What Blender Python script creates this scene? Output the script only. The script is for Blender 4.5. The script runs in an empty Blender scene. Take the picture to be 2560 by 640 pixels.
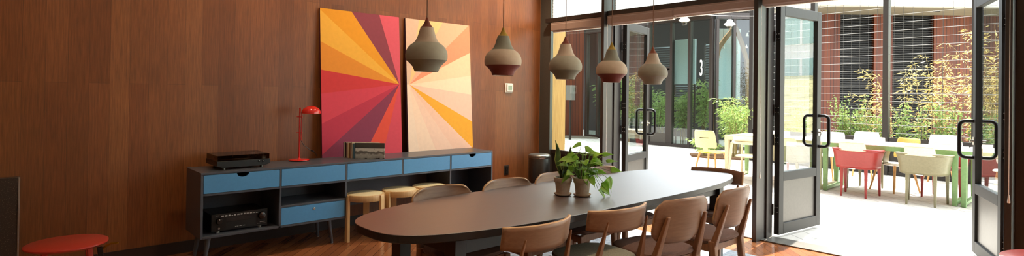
import bpy, bmesh, math, random
from math import pi, sin, cos, radians as rad
from mathutils import Vector as V, Matrix as M
random.seed(7)
SC = bpy.context.scene
COL = SC.collection

# ------------------------------------------------------------------ helpers
def lin(h):
    h = h.lstrip('#'); out = []
    for i in (0, 2, 4):
        c = int(h[i:i+2], 16) / 255
        out.append(c / 12.92 if c <= .04045 else ((c + .055) / 1.055) ** 2.4)
    return tuple(out) + (1,)

def new_mat(name):
    m = bpy.data.materials.new(name); m.use_nodes = True
    nt = m.node_tree
    return m, nt, nt.nodes, nt.links, nt.nodes['Principled BSDF']

def plain(name, col, rough=.5, metal=0., spec=.5, var=.08, scale=40., bump=0., coat=0.):
    """plain surface with a faint procedural mottling"""
    m, nt, N, L, b = new_mat(name)
    c = lin(col)
    tc = N.new('ShaderNodeTexCoord'); nz = N.new('ShaderNodeTexNoise'); nz.inputs['Scale'].default_value = scale
    nz.inputs['Detail'].default_value = 4
    L.new(tc.outputs['Object'], nz.inputs['Vector'])
    r = N.new('ShaderNodeValToRGB')
    r.color_ramp.elements[0].position = .3; r.color_ramp.elements[1].position = .7
    r.color_ramp.elements[0].color = tuple(x * (1 - var) for x in c[:3]) + (1,)
    r.color_ramp.elements[1].color = tuple(min(1, x * (1 + var)) for x in c[:3]) + (1,)
    L.new(nz.outputs['Fac'], r.inputs['Fac']); L.new(r.outputs['Color'], b.inputs['Base Color'])
    b.inputs['Roughness'].default_value = rough; b.inputs['Metallic'].default_value = metal
    b.inputs['Specular IOR Level'].default_value = spec; b.inputs['Coat Weight'].default_value = coat
    if bump:
        bp = N.new('ShaderNodeBump'); bp.inputs['Strength'].default_value = bump; bp.inputs['Distance'].default_value = .002
        L.new(nz.outputs['Fac'], bp.inputs['Height']); L.new(bp.outputs['Normal'], b.inputs['Normal'])
    return m

def wood(name, c1, c2, axis=2, rough=.45, scale=6., spec=.4, stretch=14.):
    """straight-grained wood, grain running along the given object axis"""
    m, nt, N, L, b = new_mat(name)
    tc = N.new('ShaderNodeTexCoord'); mp = N.new('ShaderNodeMapping')
    s = [stretch] * 3; s[axis] = 1.
    mp.inputs['Scale'].default_value = s
    nz = N.new('ShaderNodeTexNoise'); nz.inputs['Scale'].default_value = scale; nz.inputs['Detail'].default_value = 6
    nz.inputs['Roughness'].default_value = .62
    r = N.new('ShaderNodeValToRGB'); r.color_ramp.elements[0].color = lin(c1); r.color_ramp.elements[1].color = lin(c2)
    r.color_ramp.elements[0].position = .32; r.color_ramp.elements[1].position = .68
    L.new(tc.outputs['Object'], mp.inputs['Vector']); L.new(mp.outputs['Vector'], nz.inputs['Vector'])
    L.new(nz.outputs['Fac'], r.inputs['Fac']); L.new(r.outputs['Color'], b.inputs['Base Color'])
    b.inputs['Roughness'].default_value = rough; b.inputs['Specular IOR Level'].default_value = spec
    bp = N.new('ShaderNodeBump'); bp.inputs['Strength'].default_value = .06; bp.inputs['Distance'].default_value = .002
    L.new(nz.outputs['Fac'], bp.inputs['Height']); L.new(bp.outputs['Normal'], b.inputs['Normal'])
    return m

def glass(name, tint, gloss=1.0, rough=0.):
    m, nt, N, L, b = new_mat(name)
    N.remove(b); out = [n for n in N if n.type == 'OUTPUT_MATERIAL'][0]
    t = N.new('ShaderNodeBsdfTransparent'); t.inputs['Color'].default_value = lin(tint)
    g = N.new('ShaderNodeBsdfGlossy'); g.inputs['Roughness'].default_value = rough
    fr = N.new('ShaderNodeFresnel'); fr.inputs['IOR'].default_value = 1.5
    mu = N.new('ShaderNodeMath'); mu.operation = 'MULTIPLY'; mu.inputs[1].default_value = gloss; mu.use_clamp = True
    mx = N.new('ShaderNodeMixShader')
    ge = N.new('ShaderNodeNewGeometry'); sb_ = N.new('ShaderNodeMath'); sb_.operation = 'SUBTRACT'; sb_.inputs[0].default_value = 1
    m2 = N.new('ShaderNodeMath'); m2.operation = 'MULTIPLY'
    L.new(ge.outputs['Backfacing'], sb_.inputs[1]); L.new(fr.outputs['Fac'], mu.inputs[0])
    L.new(mu.outputs[0], m2.inputs[0]); L.new(sb_.outputs[0], m2.inputs[1]); L.new(m2.outputs[0], mx.inputs['Fac'])
    L.new(t.outputs[0], mx.inputs[1]); L.new(g.outputs[0], mx.inputs[2]); L.new(mx.outputs[0], out.inputs['Surface'])
    return m

def planks(name, plane, cols, width=.13, length=1.7, rough=.5, seam=.0016, rot=0., grain=1., seamcol='#1a0b05', spec=.35, gs=5.):
    """boards: plane gives the two object axes (along, across)"""
    m, nt, N, L, b = new_mat(name)
    tc = N.new('ShaderNodeTexCoord'); sp = N.new('ShaderNodeSeparateXYZ'); cb = N.new('ShaderNodeCombineXYZ')
    L.new(tc.outputs['Object'], sp.inputs[0])
    L.new(sp.outputs['XYZ'.index(plane[0])], cb.inputs[0]); L.new(sp.outputs['XYZ'.index(plane[1])], cb.inputs[1])
    vec = cb.outputs[0]
    if rot:
        mr = N.new('ShaderNodeMapping'); mr.inputs['Rotation'].default_value = (0, 0, rot)
        L.new(vec, mr.inputs['Vector']); vec = mr.outputs['Vector']
    br = N.new('ShaderNodeTexBrick'); br.offset = .37; br.offset_frequency = 2
    br.inputs['Scale'].default_value = 1; br.inputs['Brick Width'].default_value = length; br.inputs['Row Height'].default_value = width
    br.inputs['Mortar Size'].default_value = seam; br.inputs['Mortar Smooth'].default_value = .3; br.inputs['Bias'].default_value = 0
    br.inputs['Color1'].default_value = (0, 0, 0, 1); br.inputs['Color2'].default_value = (1, 1, 1, 1); br.inputs['Mortar'].default_value = (.5, .5, .5, 1)
    L.new(vec, br.inputs['Vector'])
    ramp = N.new('ShaderNodeValToRGB'); cr = ramp.color_ramp
    while len(cr.elements) < len(cols): cr.elements.new(.5)
    for i, c in enumerate(cols): cr.elements[i].position = i / (len(cols) - 1); cr.elements[i].color = lin(c)
    L.new(br.outputs['Color'], ramp.inputs['Fac'])
    mp = N.new('ShaderNodeMapping'); mp.inputs['Scale'].default_value = (1., 22., 22.)
    L.new(vec, mp.inputs['Vector'])
    nz = N.new('ShaderNodeTexNoise'); nz.inputs['Scale'].default_value = gs; nz.inputs['Detail'].default_value = 8; nz.inputs['Roughness'].default_value = .65
    L.new(mp.outputs['Vector'], nz.inputs['Vector'])
    mr2 = N.new('ShaderNodeMapRange'); mr2.inputs['From Min'].default_value = .25; mr2.inputs['From Max'].default_value = .75
    mr2.inputs['To Min'].default_value = 1 - .35 * grain; mr2.inputs['To Max'].default_value = 1 + .3 * grain
    L.new(nz.outputs['Fac'], mr2.inputs['Value'])
    nz2 = N.new('ShaderNodeTexNoise'); nz2.inputs['Scale'].default_value = .9; nz2.inputs['Detail'].default_value = 3
    L.new(vec, nz2.inputs['Vector'])
    mr3 = N.new('ShaderNodeMapRange'); mr3.inputs['From Min'].default_value = .3; mr3.inputs['From Max'].default_value = .7
    mr3.inputs['To Min'].default_value = .84; mr3.inputs['To Max'].default_value = 1.14
    L.new(nz2.outputs['Fac'], mr3.inputs['Value'])
    mul = N.new('ShaderNodeMath'); mul.operation = 'MULTIPLY'; L.new(mr2.outputs[0], mul.inputs[0]); L.new(mr3.outputs[0], mul.inputs[1])
    vm = N.new('ShaderNodeVectorMath'); vm.operation = 'SCALE'; L.new(ramp.outputs['Color'], vm.inputs[0]); L.new(mul.outputs[0], vm.inputs['Scale'])
    mx = N.new('ShaderNodeMix'); mx.data_type = 'RGBA'
    L.new(br.outputs['Fac'], mx.inputs['Factor']); L.new(vm.outputs[0], mx.inputs['A']); mx.inputs['B'].default_value = lin(seamcol)
    L.new(mx.outputs['Result'], b.inputs['Base Color'])
    b.inputs['Roughness'].default_value = rough; b.inputs['Specular IOR Level'].default_value = spec
    bp = N.new('ShaderNodeBump'); bp.inputs['Strength'].default_value = .08; bp.inputs['Distance'].default_value = .002
    L.new(nz.outputs['Fac'], bp.inputs['Height']); L.new(bp.outputs['Normal'], b.inputs['Normal'])
    return m

def BM(): return bmesh.new()

def box(bm, x0, x1, y0, y1, z0, z1, mtx=None):
    vs = [bm.verts.new((x, y, z)) for z in (z0, z1) for y in (y0, y1) for x in (x0, x1)]
    for f in ((0, 2, 3, 1), (4, 5, 7, 6), (0, 1, 5, 4), (2, 6, 7, 3), (0, 4, 6, 2), (1, 3, 7, 5)):
        bm.faces.new([vs[i] for i in f])
    if mtx is not None:
        for v in vs: v.co = mtx @ v.co
    return vs

def frame_of(d):
    d = d.normalized(); a = V((0, 0, 1)) if abs(d.z) < .9 else V((1, 0, 0))
    x = d.cross(a).normalized(); return x, d.cross(x).normalized()

def tube(bm, pts, r, n=12, caps=True, sq=None):
    """tube along points; r a number or a list; sq=(wx, wz) makes it a flat bar"""
    pts = [V(p) for p in pts]; rs = r if isinstance(r, (list, tuple)) else [r] * len(pts)
    rings = []; prev = None
    for i, p in enumerate(pts):
        d = (pts[min(i + 1, len(pts) - 1)] - pts[max(i - 1, 0)]).normalized()
        if prev is None: x, y = frame_of(d)
        else:
            x = (prev - d * prev.dot(d)).normalized(); y = d.cross(x)
        prev = x
        rings.append([bm.verts.new(p + (x * cos(2 * pi * k / n) + y * sin(2 * pi * k / n)) * rs[i]) for k in range(n)])
    for a, b in zip(rings, rings[1:]):
        for k in range(n): bm.faces.new((a[k], a[(k + 1) % n], b[(k + 1) % n], b[k]))
    if caps:
        bm.faces.new(rings[0][::-1]); bm.faces.new(rings[-1])

def lathe(bm, prof, n=48, c=(0, 0), caps=(False, False)):
    rings = []
    for r, z in prof:
        rings.append([bm.verts.new((c[0] + r * cos(2 * pi * k / n), c[1] + r * sin(2 * pi * k / n), z)) for k in range(n)])
    for a, b in zip(rings, rings[1:]):
        for k in range(n): bm.faces.new((a[k], a[(k + 1) % n], b[(k + 1) % n], b[k]))
    if caps[0]: bm.faces.new(rings[0][::-1])
    if caps[1]: bm.faces.new(rings[-1])

def prism(bm, poly, axis, a, b):
    """poly of (u, v) in the plane across axis; extruded a..b along axis"""
    def P(u, v, w): return {'x': (w, u, v), 'y': (u, w, v), 'z': (u, v, w)}[axis]
    A = [bm.verts.new(P(u, v, a)) for u, v in poly]; B = [bm.verts.new(P(u, v, b)) for u, v in poly]
    n = len(poly)
    bm.faces.new(A[::-1]); bm.faces.new(B)
    for i in range(n): bm.faces.new((A[i], A[(i + 1) % n], B[(i + 1) % n], B[i]))

def grid(bm, fn, nu, nv, thick=0., wrap=False):
    """surface fn(u,v)->(x,y,z); thickened along its normals afterwards by a solidify"""
    vs = [[bm.verts.new(fn(i / nu, j / nv)) for j in range(nv + 1)] for i in range(nu + 1)]
    for i in range(nu):
        for j in range(nv): bm.faces.new((vs[i][j], vs[i + 1][j], vs[i + 1][j + 1], vs[i][j + 1]))

def obj(name, bm, m, parent=None, smooth=False, bevel=0., seg=2, solid=0., sub=0):
    bmesh.ops.recalc_face_normals(bm, faces=bm.faces)
    me = bpy.data.meshes.new(name); bm.to_mesh(me); bm.free()
    for mm in (m if isinstance(m, (list, tuple)) else [m]): me.materials.append(mm)
    if smooth: me.polygons.foreach_set('use_smooth', [True] * len(me.polygons))
    o = bpy.data.objects.new(name, me); COL.objects.link(o)
    if parent is not None: o.parent = parent
    if solid:
        s = o.modifiers.new('Solidify', 'SOLIDIFY'); s.thickness = solid; s.offset = 0
    if bevel:
        s = o.modifiers.new('Bevel', 'BEVEL'); s.width = bevel; s.segments = seg; s.limit_method = 'ANGLE'; s.angle_limit = rad(35)
        me.polygons.foreach_set('use_smooth', [True] * len(me.polygons))
        w = o.modifiers.new('WN', 'WEIGHTED_NORMAL'); w.keep_sharp = True
    if sub:
        s = o.modifiers.new('Sub', 'SUBSURF'); s.levels = sub; s.render_levels = sub
    if smooth and not bevel and not sub:
        try:
            me.set_sharp_from_angle(angle=rad(40))
        except Exception: pass
    return o

def tag(o, label, cat, group=None, kind=None):
    o['label'] = label; o['category'] = cat
    if group: o['group'] = group
    if kind: o['kind'] = kind
    return o

def root(name, loc, label, cat, group=None, rz=0.):
    o = bpy.data.objects.new(name, None); COL.objects.link(o); o.empty_display_size = .1
    o.location = loc; o.rotation_euler = (0, 0, rz)
    return tag(o, label, cat, group)

def struct(o, label=None, cat=None):
    o['kind'] = 'structure'
    if label: o['label'] = label
    if cat: o['category'] = cat
    return o

def kids(o): return [c for c in COL.objects if c.parent == o]

def copy_tree(o, parent=None):
    c = o.copy(); COL.objects.link(c)
    if parent is not None: c.parent = parent
    for k in kids(o): copy_tree(k, c)
    return c

def bx(name, m, parent, *a, bevel=.003, **k):
    b = BM(); box(b, *a); return obj(name, b, m, parent, bevel=bevel, **k)

# ------------------------------------------------------------------ camera (fitted to the photograph)
H = 1.4; F = 1386.584; CY = 227.15
yaw, pitch, roll = rad(47.11842), rad(.38263), rad(.75276)
fw = V((-sin(yaw) * cos(pitch), cos(yaw) * cos(pitch), sin(pitch)))
r0 = V((cos(yaw), sin(yaw), 0)); u0 = r0.cross(fw)
RT = r0 * cos(roll) + u0 * sin(roll); UP = u0 * cos(roll) - r0 * sin(roll)
cam = bpy.data.cameras.new('camera'); co = bpy.data.objects.new('camera', cam); COL.objects.link(co)
mw = M((RT, UP, -fw)).transposed().to_4x4(); mw.translation = (0, 0, H); co.matrix_world = mw
cam.sensor_width = 36; cam.lens = F * 36 / 2560; cam.shift_y = -(320 - CY) / 2560
cam.clip_start = .05; cam.clip_end = 300
SC.camera = co

# ------------------------------------------------------------------ materials
m_wall = planks('wall boards', 'ZY', ['#74401f', '#804a26', '#8b542e', '#7a4422', '#864e2a'], width=.132, length=2.3, rough=.40, spec=.45, grain=1.25, seam=.0009, seamcol='#4a2c1a')
m_floor = planks('parquet', 'YX', ['#824c2c', '#965a36', '#a3663e', '#8b5230'], width=.075, length=.42, rough=.22, rot=rad(45), grain=.6, spec=.5)
m_ceil = plain('ceiling paint', '#e9e4da', .9)
m_paint = plain('warm white paint', '#d9cfc0', .85)
m_dark = plain('bronze frame', '#3a3431', .38, .35, .5, .05)
m_darkin = plain('frame inside', '#5b5a54', .4, .3, .5, .05)
m_grey = plain('kick panel', '#4f4b46', .35, .4)
m_door = plain('door frame', '#262422', .55, .0, .3, .05)
m_glass = glass('clear glass', '#f1f6f4', 1.6)
m_glass_far = glass('storefront glass', '#dbe5e3', 1.6)
m_steel = plain('steel', '#b9b6b0', .3, 1.)
m_black = plain('black plastic', '#151413', .38)
m_blackm = plain('black metal', '#221f1e', .35, .6)
m_slate = plain('slate laminate', '#4c4f57', .33, 0, .45, .05)
m_blue = plain('blue drawer paint', '#5593c4', .40, 0, .4, .03)
m_red = plain('red lacquer', '#c8382a', .35, 0, .5, .03, coat=.5)
m_redm = plain('red lamp metal', '#d01f18', .22, 0, .5, .03, coat=.6)
m_white = plain('white plastic', '#eeeae4', .4)
m_table = wood('table top stain', '#3c241c', '#4a3027', 1, .46, 5., 1.)
m_table.node_tree.nodes['Principled BSDF'].inputs['Coat Weight'].default_value = 1.; m_table.node_tree.nodes['Principled BSDF'].inputs['Coat Roughness'].default_value = .45; m_table.node_tree.nodes['Principled BSDF'].inputs['Coat IOR'].default_value = 2.2
m_tabled = plain('table edge', '#221d1b', .4)
m_chair = wood('walnut ply', '#856048', '#966f55', 0, .42, 5.)
m_chairl = wood('walnut leg', '#84583d', '#9a6c4c', 2, .42, 5.)
m_chairedge = wood('ply edge', '#c09468', '#d2a77a', 1, .5, 8.)
m_seatb = plain('brown wool', '#75574c', .95, 0, .2, .25, 260, .4)
m_seatg = plain('grey green wool', '#938b79', .95, 0, .2, .3, 260, .4)
m_birch = wood('birch', '#cda26c', '#deb884', 2, .4, 5.)
m_birchtop = plain('cream linoleum', '#e6d2a6', .4)
m_terra = plain('terracotta', '#cdb9a6', .85, 0, .3, .1)
m_soil = plain('soil', '#3a2b20', 1., 0, .1, .4, 200, .8)
m_clad = planks('red cladding', 'ZX', ['#4e200d', '#5a280f', '#642e13', '#53230e'], width=.11, length=9, rough=.6, seam=.008, grain=.5, seamcol='#160806')
m_clady = wood('golden cladding', '#b98542', '#d3a057', 2, .5, 4.)
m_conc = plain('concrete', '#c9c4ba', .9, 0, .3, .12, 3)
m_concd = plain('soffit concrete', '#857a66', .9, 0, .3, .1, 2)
m_louv = plain('louvre metal', '#33312f', .5, .3)
m_fence = plain('fence steel', '#262220', .5, .1)
m_wire = plain('galvanised wire', '#a09d98', .4, .6)
m_wire_shade = plain('shaded wire', '#4a4744', .5, .5)  # vertical wires catch less sun; that shade is put into this darker copy
m_green = plain('green powder coat', '#7a9e66', .45)
m_yellow = plain('yellow shell', '#c2a24c', .45)
m_cream = plain('cream shell', '#e9dfc0', .45)
m_beige = plain('beige powder coat', '#cfc4a6', .45)
m_ply = wood('oak leg', '#b98a52', '#d0a268', 2, .5)
m_redp = plain('red plastic', '#96302c', .4)
m_olive = plain('olive plastic', '#817b5f', .4)

# patio paving: large pale slabs with thin joints
m_patio, nt, N, L, b = new_mat('patio paving')
tc = N.new('ShaderNodeTexCoord'); br = N.new('ShaderNodeTexBrick'); br.inputs['Scale'].default_value = 1
mp = N.new('ShaderNodeMapping'); mp.inputs['Rotation'].default_value = (0, 0, rad(38)); L.new(tc.outputs['Object'], mp.inputs['Vector'])
br.inputs['Brick Width'].default_value = .62; br.inputs['Row Height'].default_value = .21; br.inputs['Mortar Size'].default_value = .006
br.inputs['Color1'].default_value = lin('#c9c3b9'); br.inputs['Color2'].default_value = lin('#bab4aa'); br.inputs['Mortar'].default_value = lin('#8d8880')
L.new(mp.outputs['Vector'], br.inputs['Vector']); L.new(br.outputs['Color'], b.inputs['Base Color']); b.inputs['Roughness'].default_value = .85
# rug: woven blue grey with flecks
m_rug, nt, N, L, b = new_mat('woven rug')
tc = N.new('ShaderNodeTexCoord'); nz = N.new('ShaderNodeTexNoise'); nz.inputs['Scale'].default_value = 26; nz.inputs['Detail'].default_value = 8; nz.inputs['Roughness'].default_value = .8
rp = N.new('ShaderNodeValToRGB'); rp.color_ramp.elements[0].position = .35; rp.color_ramp.elements[1].position = .62
rp.color_ramp.elements[0].color = lin('#77828e'); rp.color_ramp.elements[1].color = lin('#c3c8cc')
L.new(tc.outputs['Object'], nz.inputs['Vector']); L.new(nz.outputs['Fac'], rp.inputs['Fac']); L.new(rp.outputs['Color'], b.inputs['Base Color']); b.inputs['Roughness'].default_value = 1
# granite
m_gran, nt, N, L, b = new_mat('speckled granite')
tc = N.new('ShaderNodeTexCoord'); vo = N.new('ShaderNodeTexNoise'); vo.inputs['Scale'].default_value = 160; vo.inputs['Detail'].default_value = 3
rp = N.new('ShaderNodeValToRGB'); rp.color_ramp.elements[0].position = .6; rp.color_ramp.elements[1].position = .74
rp.color_ramp.elements[0].color = lin('#352a24'); rp.color_ramp.elements[1].color = lin('#8a7a66')
L.new(tc.outputs['Object'], vo.inputs['Vector']); L.new(vo.outputs['Fac'], rp.inputs['Fac']); L.new(rp.outputs['Color'], b.inputs['Base Color']); b.inputs['Roughness'].default_value = .3
# translucent white roller shade
m_shade, nt, N, L, b = new_mat('white shade cloth'); N.remove(b)
out = [n for n in N if n.type == 'OUTPUT_MATERIAL'][0]
d1 = N.new('ShaderNodeBsdfDiffuse'); d1.inputs['Color'].default_value = lin('#f4f2ec'); t1 = N.new('ShaderNodeBsdfTranslucent'); t1.inputs['Color'].default_value = lin('#f6f4ee')
mx = N.new('ShaderNodeMixShader'); mx.inputs['Fac'].default_value = .75
L.new(d1.outputs[0], mx.inputs[1]); L.new(t1.outputs[0], mx.inputs[2]); L.new(mx.outputs[0], out.inputs['Surface'])

def leaf_mat(name, c1, c2, trans=.45, rough=.4):
    m, nt, N, L, b = new_mat(name)
    out = [n for n in N if n.type == 'OUTPUT_MATERIAL'][0]
    tc = N.new('ShaderNodeTexCoord'); nz = N.new('ShaderNodeTexNoise'); nz.inputs['Scale'].default_value = 9
    rp = N.new('ShaderNodeValToRGB'); rp.color_ramp.elements[0].position = .35; rp.color_ramp.elements[1].position = .65
    rp.color_ramp.elements[0].color = lin(c1); rp.color_ramp.elements[1].color = lin(c2)
    L.new(tc.outputs['Object'], nz.inputs['Vector']); L.new(nz.outputs['Fac'], rp.inputs['Fac']); L.new(rp.outputs['Color'], b.inputs['Base Color'])
    b.inputs['Roughness'].default_value = rough
    t = N.new('ShaderNodeBsdfTranslucent'); L.new(rp.outputs['Color'], t.inputs['Color'])
    mx = N.new('ShaderNodeMixShader'); mx.inputs['Fac'].default_value = trans
    L.new(b.outputs[0], mx.inputs[1]); L.new(t.outputs[0], mx.inputs[2]); L.new(mx.outputs[0], out.inputs['Surface'])
    return m
m_leafg = leaf_mat('shrub leaf', '#5f7c3c', '#94a862')
m_leafy = leaf_mat('bamboo leaf', '#a38a45', '#d6c07c', .5)
m_leafb = leaf_mat('green bamboo leaf', '#6f8f45', '#a9bb68')
m_leafs = leaf_mat('pale bamboo leaf', '#a5c272', '#d3e39a', .5)
m_pothos = leaf_mat('pothos leaf', '#86bb3c', '#c6e272', .62, .3)
m_snake = leaf_mat('snake plant leaf', '#2c3a20', '#56703a', .1, .3)
m_stem = plain('stem', '#8a7a48', .7)
m_stemg = plain('green stem', '#6f9440', .5)

# ------------------------------------------------------------------ room shell
XW, YF, ZC = -5.43, 5.40, 3.42
bm = BM(); box(bm, XW - .2, XW, -4.2, 5.57, -.05, ZC); struct(obj('wall_left', bm, m_wall))
bm = BM(); box(bm, XW - .2, 5.2, -4.2, 5.74, -.12, 0); struct(obj('floor', bm, m_floor))
bm = BM(); box(bm, XW - .2, 5.2, -4.2, 5.57, ZC, ZC + .2); struct(obj('ceiling', bm, m_ceil))
bm = BM(); box(bm, XW - .2, 5.2, -4.4, -4.2, -.05, ZC); struct(obj('wall_back', bm, m_paint))
bm = BM()
for y0, y1 in ((-4.2, 5.57),): box(bm, 5.0, 5.2, y0, y1, -.05, ZC)
box(bm, 5.0, 5.2, -4.2, 5.57, -.05, .1); box(bm, 5.0, 5.2, -4.2, 5.57, ZC - .2, ZC)
struct(obj('wall_right', bm, m_paint))
bm = BM(); box(bm, XW, XW + .012, -4.2, 5.57, 0, .1); struct(obj('baseboard_left', bm, plain('dark baseboard', '#2b1812', .5)))

# exterior ground
bm = BM(); box(bm, -40, 60, 5.745, 90, -.12, 0); struct(obj('patio_floor', bm, m_patio))

# facade posts (deep fins)
posts = [-4.228, -2.361, -.520, 1.34, 3.20]
for i, x in enumerate(posts):
    bm = BM(); box(bm, x, x + .042, YF, 5.735, 0, ZC)
    struct(obj('trim_%d' % (i + 1), bm, m_dark, bevel=.002))
bm = BM(); box(bm, XW, XW + .2, 5.57, 5.625, 0, ZC); struct(obj('trim_6', bm, m_darkin, bevel=.002))
bm = BM(); box(bm, XW + .2, 5.0, 5.46, 5.60, 2.380, 2.437); struct(obj('trim_7', bm, m_dark, bevel=.002))
bm = BM(); box(bm, XW + .2, 5.0, 5.46, 5.735, ZC - .08, ZC); struct(obj('trim_8', bm, m_dark))
# clerestory panes and shades
edges = [XW + .2] + [p for p in posts] + [5.0]
for i in range(5):
    x0 = edges[i] + (.042 if i else 0); x1 = edges[i + 1]
    bm = BM(); box(bm, x0, x1, 5.60, 5.612, 2.437, ZC - .08)
    struct(obj('window_%d' % (i + 1), bm, m_glass))
    r_ = root('roller_shade', (x0 + .03, 5.535, 2.44), ['white roller shade behind the high window beside the wood wall',
        'white roller shade in the high window above the left open door', 'white roller shade in the high window above the centre doorway',
        'white roller shade in the high window right of the doorway', 'white roller shade in the last high window'][i], 'roller shade', 'white shades in the high windows')
    w = x1 - x0 - .06
    bm = BM(); grid(bm, lambda u, v: (.05 + (w - .05) * u, .002 * sin(u * 40), (ZC - .08 - 2.44) * v), 24, 4); obj('cloth', bm, m_shade, r_, smooth=True)
    bm = BM()
    zz = .0
    while zz < .86:
        lathe(bm, [(.001, zz), (.006, zz + .006), (.006, zz + .012), (.001, zz + .018)], 8, (.042, 0)); zz += .021
    obj('bead_chain', bm, m_white, r_, smooth=True)

bm = BM(); box(bm, XW - 1.2, 5.2, 5.30, 5.57, ZC + .2, 9.5); box(bm, -34, XW - 1.2, 5.30, 5.57, 0, 9.5); box(bm, 5.2, 16, 5.30, 5.57, 0, 9.5); struct(obj('wall_facade', bm, plain('facade panel', '#40342a', .7)))
# ---------- window_6: the fixed pane beside the wood wall, with dark spandrel below
w6 = bpy.data.objects.new('window_6', None); COL.objects.link(w6); w6['kind'] = 'structure'
xa, xb = XW + .2, -4.186
bx('frame', m_dark, w6, xa, xb, 5.59, 5.64, .60, .655)
bx('frame', m_dark, w6, xa, xb, 5.59, 5.64, 2.33, 2.40)
bx('spandrel', m_dark, w6, xa - .15, xb, 5.626, 5.70, 0, .60)
bx('pane', m_glass, w6, xa - .15, xb, 5.628, 5.636, .655, 2.33, bevel=0)
# right hand fixed bays (outside the frame, they light the room)
for i in (3, 4):
    x0 = posts[i - 1] + .042; x1 = posts[i]
for n, (x0, x1) in enumerate([(-.385, 1.34), (1.382, 3.2), (3.242, 5.0)]):
    w = bpy.data.objects.new('window_%d' % (n + 7), None); COL.objects.link(w); w['kind'] = 'structure'
    bx('frame', m_dark, w, x0, x1, 5.60, 5.735, 0, .06); bx('pane', m_glass, w, x0, x1, 5.66, 5.668, .06, 2.38, bevel=0)

# ---------- glazed door leaves, local x along the leaf from the hinge, y the thickness
def door(name, loc, ang, side, label):
    r = bpy.data.objects.new(name, None); COL.objects.link(r); r.location = loc; r.rotation_euler = (0, 0, ang)
    r['kind'] = 'structure'; r['label'] = label
    W, T, zb, zt = .83, .055, .03, 2.335
    y0, y1 = (-T / 2, T / 2)
    bx('stile', m_door, r, 0, .085, y0, y1, zb, zt, bevel=.004); bx('stile', m_door, r, W - .085, W, y0, y1, zb, zt, bevel=.004)
    bx('rail', m_door, r, .085, W - .085, y0, y1, zt - .10, zt, bevel=.004)
    bx('rail', m_door, r, .085, W - .085, y0, y1, .565, .655, bevel=.004)
    bx('rail', m_door, r, .085, W - .085, y0, y1, zb, .14, bevel=.004)
    bx('pane', m_glass, r, .08, W - .08, -.004, .004, .65, zt - .09, bevel=0)
    bx('kick_panel', m_grey, r, .08, W - .08, -.008, .008, .13, .57)
    # square D pulls on both faces
    bm = BM()
    for s in (-1, 1):
        pts = []
        for (yy, zz, a0) in ((.0, 1.215, None), (.105, 1.215, 1), (.105, .885, 2), (.0, .885, None)):
            if a0 is None: pts.append((W - .045, s * (y1 + yy - .002), zz))
            else:
                for k in range(7):
                    t = k / 6 * pi / 2; rr = .045
                    if a0 == 1: pts.append((W - .045, s * (y1 + yy - rr + rr * sin(t)), zz - rr + rr * cos(t)))
                    else: pts.append((W - .045, s * (y1 + yy - rr + rr * cos(t)), zz + rr - rr * sin(t)))
        tube(bm, pts, .0165, 12)
    obj('pull_handle', bm, m_blackm, r, smooth=True)
    bm = BM(); box(bm, W - .064, W - .026, y0 - .006, y1 + .006, 1.00, 1.07); tube(bm, [(W - .045, y0 - .03, 1.035), (W - .045, y1 + .03, 1.035)], .011, 12)
    obj('lock', bm, m_steel, r, smooth=True)
    # hinges on the hinge edge, each plate with four screws
    for zz in (2.02, 1.28, .98, .28):
        bm = BM(); box(bm, -.004, .002, y0 + .006, y1 - .006, zz - .05, zz + .05); tube(bm, [(-.012, side * .03, zz - .055), (-.012, side * .03, zz + .055)], .009, 10)
        h = obj('hinge', bm, m_black, r)
        for yy in (-.012, .012):
            for dz in (-.024, .024):
                bm = BM(); lathe(bm, [(.0001, .003), (.004, .002), (.005, 0)], 10)
                for v in bm.verts: v.co = V((-.004 - v.co.z, yy + v.co.x, zz + dz + v.co.y))
                obj('screw', bm, m_steel, h, smooth=True)
    return r
door('door_1', (-4.125, 5.745, 0), math.atan2(.80, -.20), 1, 'open glazed door leaf on the left side of the doorway, behind the pendant lamps')
door('door_2', (-2.268, 5.745, 0), math.atan2(.86, .115), 1, 'open glazed door leaf beside the centre post')
door('door_3', (-.545, 5.745, 0), math.atan2(.80, -.28), -1, 'open glazed door leaf at the right edge of the view')
# jamb frames next to the posts
for i, (x0, x1) in enumerate([(-4.186, -4.17), (-2.319, -2.303), (-2.41, -2.361), (-.478, -.385)]):
    bm = BM(); box(bm, x0, x1, 5.60, 5.735, 0, 2.38); struct(obj('trim_%d' % (9 + i), bm, m_dark, bevel=.002))
bm = BM(); box(bm, -4.186, -2.361, 5.60, 5.735, 2.345, 2.38); box(bm, -2.319, -.52, 5.60, 5.735, 2.345, 2.38); struct(obj('trim_14', bm, m_dark))
# threshold strip
bm = BM(); box(bm, -4.10, -.56, 5.50, 5.735, .0, .012); struct(obj('trim_15', bm, plain('threshold metal', '#6c675f', .45, .6), bevel=.003))

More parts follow.
